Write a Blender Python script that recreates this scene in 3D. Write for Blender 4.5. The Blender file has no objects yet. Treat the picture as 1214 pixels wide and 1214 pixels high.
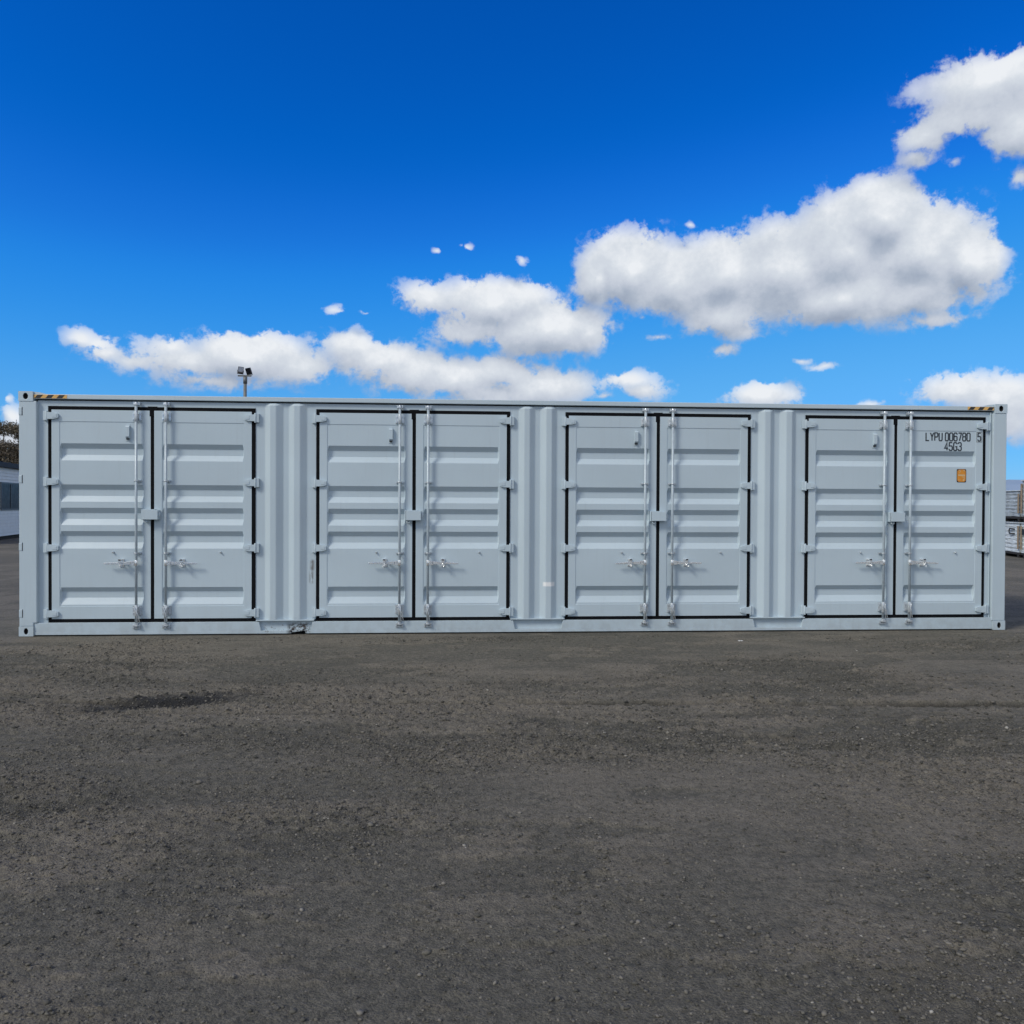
import bpy, bmesh, math, random
import numpy as np
from mathutils import Vector, Matrix
random.seed(7)
rng = np.random.default_rng(11)
S = bpy.context.scene
R = math.radians

# ------------------------------------------------------------------ camera
cam_d = bpy.data.cameras.new('camera')
cam = bpy.data.objects.new('camera', cam_d)
S.collection.objects.link(cam)
cam_d.sensor_width = 36.0
cam_d.lens = 36.0 * 960.0 / 1214.0
cam_d.clip_start = 0.05
cam_d.clip_end = 20000
rt = Vector((0.99760638, -0.06901407, 0.00431)); fw = Vector((0.06905708, 0.99755438, -0.01078769))
up = rt.cross(fw)
m = Matrix((rt, up, -fw)).transposed().to_4x4()
m.translation = Vector((5.14568, -9.93604, 1.59919))
cam.matrix_world = m
S.camera = cam

# ------------------------------------------------------------------ exposure
S.view_settings.view_transform = 'Standard'
S.view_settings.look = 'None'
S.view_settings.gamma = 1.0
S.view_settings.exposure = 0.0

# ------------------------------------------------------------------ sun
SUN_EL, SUN_AZ = 40.0, 236.0          # azimuth clockwise from +Y
sd = bpy.data.lights.new('sun', 'SUN')
sd.energy = 2.1
sd.angle = R(14)
sd.color = (1.0, 0.94, 0.84)
sun = bpy.data.objects.new('sun', sd)
S.collection.objects.link(sun)
sv = Vector((math.sin(R(SUN_AZ)) * math.cos(R(SUN_EL)), math.cos(R(SUN_AZ)) * math.cos(R(SUN_EL)), math.sin(R(SUN_EL))))
sun.rotation_euler = sv.to_track_quat('Z', 'Y').to_euler()
sun.location = (0, -20, 30)

# ------------------------------------------------------------------ world: sky + clouds
W = bpy.data.worlds.new('World'); S.world = W
W.use_nodes = True
nt = W.node_tree; nt.nodes.clear()

class NB:
    """small node builder"""
    def __init__(s, nt): s.nt = nt
    def n(s, t, **k):
        o = s.nt.nodes.new(t)
        for a, b in k.items(): setattr(o, a, b)
        return o
    def put(s, sock, v):
        if hasattr(v, 'is_output') or isinstance(v, bpy.types.NodeSocket): s.nt.links.new(v, sock)
        elif v is not None: sock.default_value = v
    def math(s, op, a, b=None, c=None, clamp=False):
        o = s.n('ShaderNodeMath', operation=op, use_clamp=clamp)
        s.put(o.inputs[0], a)
        if b is not None: s.put(o.inputs[1], b)
        if c is not None: s.put(o.inputs[2], c)
        return o.outputs[0]
    def vmath(s, op, a, b=None, c=None):
        o = s.n('ShaderNodeVectorMath', operation=op)
        s.put(o.inputs[0], a)
        if b is not None: s.put(o.inputs[1], b)
        if c is not None: s.put(o.inputs[2], c)
        return o.outputs['Value'] if op in ('LENGTH', 'DOT_PRODUCT', 'DISTANCE') else o.outputs[0]
    def noise(s, vec, scale, detail=4, rough=0.5, dist=0.0, dim='3D', out='Fac'):
        o = s.n('ShaderNodeTexNoise', noise_dimensions=dim)
        s.put(o.inputs['Vector'], vec)
        o.inputs['Scale'].default_value = scale
        o.inputs['Detail'].default_value = detail
        o.inputs['Roughness'].default_value = rough
        o.inputs['Distortion'].default_value = dist
        return o.outputs[out]
    def ramp(s, fac, stops, interp='LINEAR'):
        o = s.n('ShaderNodeValToRGB')
        cr = o.color_ramp; cr.interpolation = interp
        while len(cr.elements) < len(stops): cr.elements.new(0.5)
        for e, (p, c) in zip(cr.elements, stops):
            e.position = p
            e.color = (c, c, c, 1) if isinstance(c, (int, float)) else (*c, 1)
        s.put(o.inputs[0], fac)
        return o.outputs[0]
    def mix(s, fac, a, b, blend='MIX'):
        o = s.n('ShaderNodeMix', data_type='RGBA', blend_type=blend)
        s.put(o.inputs[0], fac)
        s.put(o.inputs[6], (*a, 1) if isinstance(a, tuple) else a)
        s.put(o.inputs[7], (*b, 1) if isinstance(b, tuple) else b)
        return o.outputs[2]
    def smooth(s, v, lo, hi, a=0.0, b=1.0):
        o = s.n('ShaderNodeMapRange', interpolation_type='SMOOTHSTEP')
        s.put(o.inputs[0], v)
        for i, q in enumerate((lo, hi, a, b)): o.inputs[i + 1].default_value = q
        return o.outputs[0]

# azimuth, elevation, half-width, half-height in degrees of every cloud lobe in the sky
CLOUDS = [(12.04, 15.8, 3.03, 2.28), (9.88, 15.42, 1.29, 1.65), (15.23, 14.97, 3.43, 2.07), (18.61, 15.32, 3.34, 2.24), (22.43, 15.31, 4.01, 2.72), (26.09, 16.01, 3.57, 3.15), (28.33, 17.84, 2.71, 2.15), (26.83, 17.83, 1.51, 1.49), (31.0, 15.44, 3.06, 2.7), (33.31, 14.65, 1.71, 1.94), (26.11, 13.44, 4.59, 1.87), (18.63, 12.78, 2.78, 1.53), (30.55, 13.26, 3.8, 1.41), (31.51, 11.6, 2.9, 0.75), (18.37, 10.42, 1.34, 0.67), (19.75, 11.46, 2.1, 0.66), (33.9, 22.84, 3.57, 1.3), (30.94, 22.06, 1.51, 1.0), (30.33, 20.7, 1.14, 0.7), (32.35, 20.45, 1.38, 0.55), (35.73, 19.03, 0.6, 0.63), (36.09, 21.52, 2.13, 1.52), (34.55, 24.2, 3.96, 1.19), (2.59, 13.8, 4.04, 1.51), (6.46, 12.0, 4.27, 1.82), (-1.98, 13.99, 2.0, 0.95), (1.7, 12.21, 3.68, 1.25), (4.37, 14.37, 2.73, 0.89), (9.43, 11.81, 1.54, 1.25), (-23.96, 10.02, 1.21, 0.71), (-23.02, 9.7, 1.23, 0.67), (-22.69, 9.21, 1.9, 0.67), (-20.76, 8.84, 1.77, 0.68), (-19.01, 9.93, 1.91, 0.84), (-17.48, 9.07, 4.12, 0.97), (-13.78, 9.63, 3.57, 1.54), (-11.04, 9.21, 2.89, 1.12), (-15.92, 7.97, 4.21, 0.77), (-7.37, 10.72, 2.06, 1.01), (-5.36, 9.83, 3.25, 1.25), (-3.02, 9.04, 3.29, 1.38), (-0.07, 8.63, 3.55, 1.28), (3.5, 9.25, 2.86, 1.16), (5.89, 8.09, 3.57, 1.28), (2.91, 7.61, 5.35, 0.94), (-15.12, 11.12, 1.06, 0.44), (-12.15, 10.77, 1.37, 0.44), (12.09, 8.62, 2.1, 0.75), (13.08, 7.91, 1.97, 0.81), (10.63, 7.48, 1.77, 0.47), (21.15, 7.24, 2.18, 0.9), (20.88, 6.58, 2.72, 0.45), (27.68, 6.54, 1.49, 0.38), (32.93, 7.1, 2.37, 0.92), (35.17, 6.3, 1.96, 1.31), (35.4, 5.03, 1.73, 1.11), (-27.99, 6.15, 0.55, 0.35), (-27.82, 5.16, 0.86, 0.71), (-28.0, 3.74, 1.12, 0.91), (0.49, 17.45, 0.65, 0.43), (-1.57, 17.13, 0.53, 0.32), (-8.35, 13.02, 1.14, 0.55), (4.48, 16.68, 0.53, 0.44), (14.51, 11.35, 1.96, 0.45), (24.86, 9.06, 1.46, 0.38), (23.81, 9.45, 0.84, 0.28), (16.45, 18.46, 0.51, 0.26), (13.05, 12.74, 0.81, 0.33), (-6.52, 12.99, 0.81, 0.23)]

def cloud_group():
    g = bpy.data.node_groups.new('cloud_field', 'ShaderNodeTree')
    g.interface.new_socket('Vector', in_out='INPUT', socket_type='NodeSocketVector')
    g.interface.new_socket('Field', in_out='OUTPUT', socket_type='NodeSocketFloat')
    g.interface.new_socket('Body', in_out='OUTPUT', socket_type='NodeSocketFloat')
    b = NB(g)
    gi = b.n('NodeGroupInput'); go = b.n('NodeGroupOutput')
    p0 = gi.outputs[0]
    # warp the outline
    wc = b.noise(p0, 0.33, 3, 0.55, out='Color')
    w1 = b.vmath('MULTIPLY_ADD', b.vmath('SUBTRACT', wc, (0.5, 0.5, 0.5)), (2.0, 0.9, 0.0), p0)
    cur = None
    for (a, e, ra, re) in CLOUDS:
        sx, sy = 1.0 / (ra * 1.26), 1.0 / (re * 1.30)
        q = b.vmath('MULTIPLY_ADD', w1, (sx, sy, 0.0), (-a * sx, -e * sy, 0.0))
        l = b.vmath('LENGTH', q)
        h = max(0.85, min(re, 1.9) * 0.9)
        v = b.math('MULTIPLY_ADD', l, -h, h - (0.0 if re > 0.85 else 0.2 if re > 0.6 else 0.50))     # thin wisps stay faint
        if cur is None: cur = v
        else:
            o = b.n('ShaderNodeMath', operation='SMOOTH_MAX')
            b.put(o.inputs[0], cur); b.put(o.inputs[1], v); o.inputs[2].default_value = 0.45
            cur = o.outputs[0]
    # billows and torn edges
    n1 = b.noise(p0, 0.50, 8, 0.60, 0.15)
    n2 = b.noise(b.vmath('MULTIPLY', p0, (1.0, 1.2, 1.0)), 2.4, 4, 0.55, 0.4)
    f = b.math('MULTIPLY_ADD', b.math('SUBTRACT', n1, 0.5), 2.5, cur)
    f = b.math('MULTIPLY_ADD', b.math('SUBTRACT', n2, 0.5), 0.55, f)
    b.put(go.inputs[0], f); b.put(go.inputs[1], cur)
    return g

B = NB(nt)
tc = B.n('ShaderNodeTexCoord').outputs['Generated']
sky = B.n('ShaderNodeTexSky', sky_type='NISHITA', sun_disc=False, sun_elevation=R(SUN_EL), sun_rotation=R(SUN_AZ),
          altitude=300, air_density=1.0, dust_density=0.3, ozone_density=3.0)
sep = B.n('ShaderNodeSeparateXYZ'); B.put(sep.inputs[0], tc)
az = B.math('MULTIPLY', B.math('ARCTAN2', sep.outputs[0], sep.outputs[1]), 57.29578)
el = B.math('MULTIPLY', B.math('ARCSINE', sep.outputs[2]), 57.29578)
cmb = B.n('ShaderNodeCombineXYZ'); B.put(cmb.inputs[0], az); B.put(cmb.inputs[1], el); cmb.inputs[2].default_value = 3.7
P = cmb.outputs[0]
grp = cloud_group()
def field(vec):
    o = B.n('ShaderNodeGroup'); o.node_tree = grp
    B.put(o.inputs[0], vec)
    return o.outputs[0], o.outputs[1]
F0, B0 = field(P)
F1, B1 = field(B.vmath('ADD', P, (0.4, 1.3, 0.0)))
# unseen clouds behind and beside the camera, added for neutral diffuse fill light
away = B.smooth(B.math('ABSOLUTE', az), 44.0, 62.0)
n_el = B.noise(B.vmath('MULTIPLY', tc, (1.0, 1.0, 2.0)), 2.2, 5, 0.55, 0.2)
other = B.math('MULTIPLY', B.smooth(n_el, 0.38, 0.54), away)
other = B.math('MULTIPLY', other, B.smooth(sep.outputs[2], -0.02, 0.06))
# light on the clouds: tops towards the light bright, bases grey
lit = B.math('MULTIPLY', B.math('SUBTRACT', F0, F1), 0.17)
lit = B.math('ADD', lit, B.math('MULTIPLY', B.math('SUBTRACT', B0, B1), 0.33))
lit = B.math('ADD', lit, B.math('MULTIPLY', B.math('SUBTRACT', B.noise(P, 1.5, 6, 0.6), 0.5), 0.26))
lit = B.math('ADD', lit, 0.53, clamp=True)
mask = B.math('DIVIDE', B.math('ADD', F0, 0.10), B.math('MULTIPLY_ADD', lit, -0.45, 0.78))
mask = B.math('MULTIPLY', B.smooth(mask, 0.0, 1.0), B.smooth(B0, -0.55, 0.60))
ccol = B.ramp(lit, [(0.0, (0.31, 0.37, 0.48)), (0.28, (0.42, 0.48, 0.58)), (0.5, (0.55, 0.60, 0.69)), (0.75, (0.66, 0.71, 0.78)), (1.0, (0.84, 0.87, 0.91))])
STR = 0.10
# sky colour: the Nishita blue deepened per channel
sk = B.mix(1.0, sky.outputs[0], (STR, STR, STR), 'MULTIPLY')
crv = B.n('ShaderNodeRGBCurve'); B.put(crv.inputs['Color'], sk)
def setc(c, pts):
    while len(c.points) < len(pts): c.points.new(0.5, 0.5)
    for p_, (x, y) in zip(c.points, pts): p_.location = (x, y); p_.handle_type = 'AUTO_CLAMPED'
setc(crv.mapping.curves[0], [(0.0, 0.0), (0.11, 0.001), (0.138, 0.009), (0.171, 0.021), (0.319, 0.098), (0.737, 0.19), (1.0, 0.4)])
setc(crv.mapping.curves[1], [(0.0, 0.0), (0.188, 0.114), (0.235, 0.168), (0.287, 0.25), (0.497, 0.413), (0.855, 0.53), (1.0, 0.7)])
setc(crv.mapping.curves[2], [(0.0, 0.0), (0.347, 0.546), (0.407, 0.68), (0.474, 0.79), (0.708, 0.888), (0.8, 0.95), (1.0, 1.0)])
crv.mapping.use_clip = False
crv.mapping.update()
skyc = crv.outputs[0]
c_other = B.mix(other, skyc, (0.84, 0.83, 0.80))
c_front = B.mix(mask, skyc, ccol)
def bgn(c):
    o = B.n('ShaderNodeBackground'); B.put(o.inputs[0], B.mix(1.0, c, (1 / STR, 1 / STR, 1 / STR), 'MULTIPLY')); o.inputs[1].default_value = STR
    return o.outputs[0]
# only the part of the sky that holds the modelled clouds needs the dear cloud field
win = B.math('MULTIPLY', B.math('LESS_THAN', B.math('ABSOLUTE', az), 44.0), B.math('LESS_THAN', B.math('ABSOLUTE', B.math('SUBTRACT', el, 15.0)), 15.5))
ms = B.n('ShaderNodeMixShader'); B.put(ms.inputs[0], win); B.put(ms.inputs[1], bgn(c_other)); B.put(ms.inputs[2], bgn(c_front))
wo = B.n('ShaderNodeOutputWorld'); nt.links.new(ms.outputs[0], wo.inputs[0])
W.cycles.sampling_method = 'MANUAL'; W.cycles.sample_map_resolution = 512

# ------------------------------------------------------------------ object helpers
def link(o, parent=None):
    S.collection.objects.link(o)
    if parent is not None: o.parent = parent
    return o
def empty(name, loc=(0, 0, 0), rz=0):
    o = bpy.data.objects.new(name, None); S.collection.objects.link(o)
    o.location = loc; o.rotation_euler.z = rz; o.empty_display_size = 0.2
    return o
def tag(o, label=None, cat=None, group=None, kind=None):
    if label: o['label'] = label
    if cat: o['category'] = cat
    if group: o['group'] = group
    if kind: o['kind'] = kind
    return o

class MB:
    """collects vertices and faces and links them as one mesh object"""
    def __init__(s): s.v = []; s.f = []; s.mi = []; s.smooth = []
    def add(s, verts, faces, mi=0, smooth=False):
        k = len(s.v); s.v.extend([tuple(q) for q in verts])
        for f in faces:
            s.f.append([i + k for i in f]); s.mi.append(mi); s.smooth.append(smooth)
    def box(s, x0, x1, y0, y1, z0, z1, mi=0):
        v = [(x0, y0, z0), (x1, y0, z0), (x1, y1, z0), (x0, y1, z0), (x0, y0, z1), (x1, y0, z1), (x1, y1, z1), (x0, y1, z1)]
        s.add(v, [(0, 3, 2, 1), (4, 5, 6, 7), (0, 1, 5, 4), (1, 2, 6, 5), (2, 3, 7, 6), (3, 0, 4, 7)], mi)
    def prism_y(s, pts, y0, y1, mi=0):            # pts (x, z) counter-clockwise seen from -y
        n = len(pts)
        v = [(x, y0, z) for x, z in pts] + [(x, y1, z) for x, z in pts]
        s.add(v, [list(range(n)), list(range(2 * n - 1, n - 1, -1))] + [(i, i + n, (i + 1) % n + n, (i + 1) % n) for i in range(n)], mi)
    def prism_x(s, pts, x0, x1, mi=0):            # pts (y, z)
        n = len(pts)
        v = [(x0, y, z) for y, z in pts] + [(x1, y, z) for y, z in pts]
        s.add(v, [list(range(n - 1, -1, -1)), list(range(n, 2 * n))] + [(i, (i + 1) % n, (i + 1) % n + n, i + n) for i in range(n)], mi)
    def prism_z(s, pts, z0, z1, mi=0):            # pts (x, y)
        n = len(pts)
        v = [(x, y, z0) for x, y in pts] + [(x, y, z1) for x, y in pts]
        s.add(v, [list(range(n - 1, -1, -1)), list(range(n, 2 * n))] + [(i, (i + 1) % n, (i + 1) % n + n, i + n) for i in range(n)], mi)
    def tube(s, pts, rad, n=12, mi=0, smooth=True, cap=True):
        pts = [Vector(p) for p in pts]
        rads = rad if isinstance(rad, (list, tuple)) else [rad] * len(pts)
        k = len(s.v); ref = None
        for i, p in enumerate(pts):
            d = (pts[min(i + 1, len(pts) - 1)] - pts[max(i - 1, 0)]).normalized()
            a = Vector((0, 0, 1)) if abs(d.z) < 0.9 else Vector((1, 0, 0))
            if ref is not None: a = ref
            u = (a - d * a.dot(d)).normalized(); w = d.cross(u); ref = u
            for j in range(n):
                t = 2 * math.pi * j / n
                s.v.append(tuple(p + (u * math.cos(t) + w * math.sin(t)) * rads[i]))
        for i in range(len(pts) - 1):
            for j in range(n):
                a0 = k + i * n + j; a1 = k + i * n + (j + 1) % n
                s.f.append([a0, a1, a1 + n, a0 + n]); s.mi.append(mi); s.smooth.append(smooth)
        if cap:
            s.f.append([k + j for j in range(n - 1, -1, -1)]); s.mi.append(mi); s.smooth.append(False)
            s.f.append([k + (len(pts) - 1) * n + j for j in range(n)]); s.mi.append(mi); s.smooth.append(False)
    def build(s, name, mats, parent=None, bevel=0.0, seg=2, recalc=True):
        me = bpy.data.meshes.new(name)
        me.from_pydata(s.v, [], s.f)
        if not isinstance(mats, (list, tuple)): mats = [mats]
        for mm in mats: me.materials.append(mm)
        me.polygons.foreach_set('material_index', s.mi)
        me.polygons.foreach_set('use_smooth', s.smooth)
        if recalc:
            bm = bmesh.new(); bm.from_mesh(me); bmesh.ops.recalc_face_normals(bm, faces=bm.faces); bm.to_mesh(me); bm.free()
        me.update()
        o = bpy.data.objects.new(name, me); link(o, parent)
        if bevel:
            md = o.modifiers.new('bevel', 'BEVEL'); md.width = bevel; md.segments = seg
            md.limit_method = 'ANGLE'; md.angle_limit = R(35); md.harden_normals = False
        return o

# ------------------------------------------------------------------ materials
def new_mat(name):
    mt = bpy.data.materials.new(name); mt.use_nodes = True
    b = NB(mt.node_tree)
    pr = mt.node_tree.nodes['Principled BSDF']
    return mt, b, pr
def simple(name, col, rough=0.5, metal=0.0, var=0.12, scale=6.0, bump=0.0, bscale=200.0):
    mt, b, pr = new_mat(name)
    pos = b.n('ShaderNodeNewGeometry').outputs['Position']
    n = b.noise(pos, scale, 6, 0.6)
    lo = tuple(c * (1 - var) for c in col); hi = tuple(min(1, c * (1 + var)) for c in col)
    b.put(pr.inputs['Base Color'], b.ramp(n, [(0.3, lo), (0.7, hi)]))
    b.put(pr.inputs['Roughness'], b.ramp(b.noise(pos, scale * 3, 4), [(0.3, max(0, rough - 0.08)), (0.7, min(1, rough + 0.08))]))
    pr.inputs['Metallic'].default_value = metal
    if bump:
        bp = b.n('ShaderNodeBump'); bp.inputs['Strength'].default_value = bump; bp.inputs['Distance'].default_value = 0.002
        b.put(bp.inputs['Height'], b.noise(pos, bscale, 4)); b.put(pr.inputs['Normal'], bp.outputs[0])
    return mt

PAINT = (0.48, 0.582, 0.65)
def paint_mat(name, col, marks=True):
    mt, b, pr = new_mat(name)
    pos = b.n('ShaderNodeNewGeometry').outputs['Position']
    sp = b.n('ShaderNodeSeparateXYZ'); b.put(sp.inputs[0], pos)
    X, Y, Z = sp.outputs
    big = b.noise(pos, 0.9, 5, 0.55)
    c = b.ramp(big, [(0.3, tuple(k * 0.95 for k in col)), (0.7, tuple(min(1, k * 1.04) for k in col))])
    # vertical rain streaks and road dust low down
    st = b.noise(b.vmath('MULTIPLY', pos, (26.0, 26.0, 1.1)), 1.0, 5, 0.6)
    c = b.mix(b.math('MULTIPLY', b.smooth(st, 0.52, 0.78), 0.09), c, (0.25, 0.26, 0.26))
    dn = b.noise(pos, 7.0, 7, 0.65)
    low = b.math('MULTIPLY', b.smooth(Z, 0.30, 0.0), b.smooth(dn, 0.35, 0.65))
    c = b.mix(b.math('MULTIPLY', low, 0.22), c, (0.20, 0.19, 0.17))
    fine = b.noise(pos, 34.0, 6, 0.7)
    c = b.mix(b.math('MULTIPLY', b.smooth(fine, 0.66, 0.74), 0.25), c, (0.16, 0.16, 0.16))
    rough = b.ramp(b.noise(pos, 5.0, 6, 0.6), [(0.3, 0.36), (0.7, 0.52)])
    def boxmask(x0, x1, z0, z1, ymax=0.2, s=0.02):
        a = b.math('MULTIPLY', b.smooth(X, x0 - s, x0 + s), b.smooth(X, x1 + s, x1 - s))
        a = b.math('MULTIPLY', a, b.math('MULTIPLY', b.smooth(Z, z0 - s, z0 + s), b.smooth(Z, z1 + s, z1 - s)))
        return b.math('MULTIPLY', a, b.math('LESS_THAN', Y, ymax))
    if marks:
        chipn = b.noise(pos, 21.0, 7, 0.72)
        # scraped patch beside the second pair of doors
        scr = b.noise(b.vmath('MULTIPLY', pos, (30.0, 1.0, 7.0)), 1.0, 6, 0.65)
        for (x0, x1, z0, z1) in [(3.385, 3.425, 0.77, 0.90), (3.375, 3.415, 0.62, 0.76)]:
            mk = b.math('MULTIPLY', boxmask(x0, x1, z0, z1, s=0.022), b.smooth(scr, 0.38, 0.50))
            c = b.mix(mk, c, (0.17, 0.17, 0.165))
        # knocked sill under the first corrugated panel
        mk = b.math('MULTIPLY', boxmask(3.12, 3.37, 0.0, 0.13, s=0.04), b.smooth(chipn, 0.47, 0.53))
        c = b.mix(mk, c, (0.035, 0.03, 0.028))
        mk = b.math('MULTIPLY', boxmask(2.84, 3.10, 0.03, 0.12, s=0.03), b.smooth(chipn, 0.57, 0.62))
        c = b.mix(mk, c, (0.10, 0.09, 0.08))
        rn = b.noise(pos, 9.0, 5, 0.7)
        mk = b.math('MULTIPLY', boxmask(3.16, 3.34, 0.05, 0.135, s=0.03), b.smooth(rn, 0.48, 0.56))
        c = b.mix(mk, c, (0.06, 0.035, 0.022))
        # pale touch-up dab on the second panel
        mk = b.math('MULTIPLY', boxmask(6.225, 6.365, 0.575, 0.625, s=0.012), b.smooth(chipn, 0.30, 0.40))
        c = b.mix(mk, c, (0.82, 0.84, 0.85))
        # scuffed smear right of the second doors' lower hinge and on rails
        sc = b.noise(b.vmath('MULTIPLY', pos, (3.0, 1.0, 16.0)), 2.2, 7, 0.75)
        mk = b.math('MULTIPLY', b.smooth(Z, 0.16, 0.10), b.smooth(sc, 0.60, 0.68))
        c = b.mix(b.math('MULTIPLY', mk, 0.2), c, (0.22, 0.24, 0.25))
    b.put(pr.inputs['Base Color'], c)
    b.put(pr.inputs['Roughness'], rough)
    bp = b.n('ShaderNodeBump'); bp.inputs['Strength'].default_value = 0.25; bp.inputs['Distance'].default_value = 0.004
    hh = b.math('ADD', b.noise(pos, 2.2, 3, 0.5), b.math('MULTIPLY', b.noise(pos, 120.0, 3), 0.05))
    b.put(bp.inputs['Height'], hh); b.put(pr.inputs['Normal'], bp.outputs[0])
    return mt

M = {}
M['paint'] = paint_mat('container_paint', PAINT)
M['bar'] = simple('bar_paint', (0.42, 0.50, 0.56), 0.38, 0.1, 0.1, 20)
M['galv'] = simple('galvanised_steel', (0.60, 0.65, 0.69), 0.32, 0.6, 0.18, 60, 0.2, 150)
M['bright'] = simple('bright_zinc', (0.86, 0.89, 0.91), 0.24, 0.75, 0.15, 60, 0.2, 150)
M['rubber'] = simple('black_rubber', (0.006, 0.007, 0.009), 0.85, 0, 0.2, 8)
for k_ in ('rubber',): M[k_].node_tree.nodes['Principled BSDF'].inputs['Specular IOR Level'].default_value = 0.12
M['dark'] = simple('dark_void', (0.02, 0.02, 0.022), 0.9)
M['yellow'] = simple('hazard_yellow', (0.70, 0.42, 0.13), 0.5, 0, 0.15, 40)
M['black'] = simple('black_paint', (0.02, 0.022, 0.026), 0.55, 0, 0.2, 30)
M['letter'] = simple('letter_vinyl', (0.03, 0.042, 0.055), 0.5, 0, 0.15, 30)
M['ghost'] = simple('ghost_frame', (0.22, 0.25, 0.27), 0.5, 0, 0.15, 30)
M['orange'] = simple('orange_plate', (0.66, 0.26, 0.025), 0.45, 0, 0.12, 30)
M['plate_print'] = simple('plate_print', (0.62, 0.47, 0.26), 0.5, 0, 0.1, 30)
M['pole'] = simple('weathered_pole', (0.16, 0.17, 0.17), 0.6, 0.3, 0.25, 3)
M['lampbody'] = simple('lamp_housing', (0.03, 0.032, 0.035), 0.5, 0.2)
M['lampglass'] = simple('lamp_glass', (0.30, 0.33, 0.35), 0.15, 0.3, 0.2, 4)
M['cladding'] = simple('pale_cladding', (0.60, 0.64, 0.66), 0.5, 0, 0.06, 3)
M['roofing'] = simple('dark_roofing', (0.014, 0.018, 0.025), 0.7)
M['glass'] = simple('dark_window_glass', (0.008, 0.010, 0.014), 0.35, 0.0, 0.2, 2)
M['glass'].node_tree.nodes['Principled BSDF'].inputs['Specular IOR Level'].default_value = 0.2
M['winframe'] = simple('window_frame_paint', (0.06, 0.07, 0.08), 0.4)
M['wrap'] = simple('pale_wrap', (0.56, 0.62, 0.65), 0.5, 0, 0.18, 5, 0.5, 10)
M['wrap_grey'] = simple('grey_wrap', (0.36, 0.41, 0.44), 0.5, 0, 0.25, 5, 0.5, 10)
M['strap'] = simple('tan_board', (0.32, 0.25, 0.17), 0.8, 0, 0.25, 9)
M['timber'] = simple('dark_timber', (0.025, 0.024, 0.024), 0.85)
M['bark'] = simple('gum_bark', (0.22, 0.19, 0.16), 0.9, 0, 0.4, 5, 0.8, 12)
M['paper'] = simple('white_paper', (0.7, 0.71, 0.7), 0.8)

def leaf_mat(name, c0, c1, c2):
    mt, b, pr = new_mat(name)
    g = b.n('ShaderNodeNewGeometry')
    c = b.ramp(g.outputs['Random Per Island'], [(0.0, c0), (0.55, c1), (1.0, c2)])
    b.put(pr.inputs['Base Color'], c); pr.inputs['Roughness'].default_value = 0.6
    return mt
M['leaf'] = leaf_mat('gum_leaves', (0.06, 0.055, 0.033), (0.115, 0.098, 0.062), (0.18, 0.145, 0.095))
M['leaf_low'] = leaf_mat('shrub_leaves', (0.055, 0.048, 0.034), (0.105, 0.088, 0.062), (0.16, 0.128, 0.09))

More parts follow.
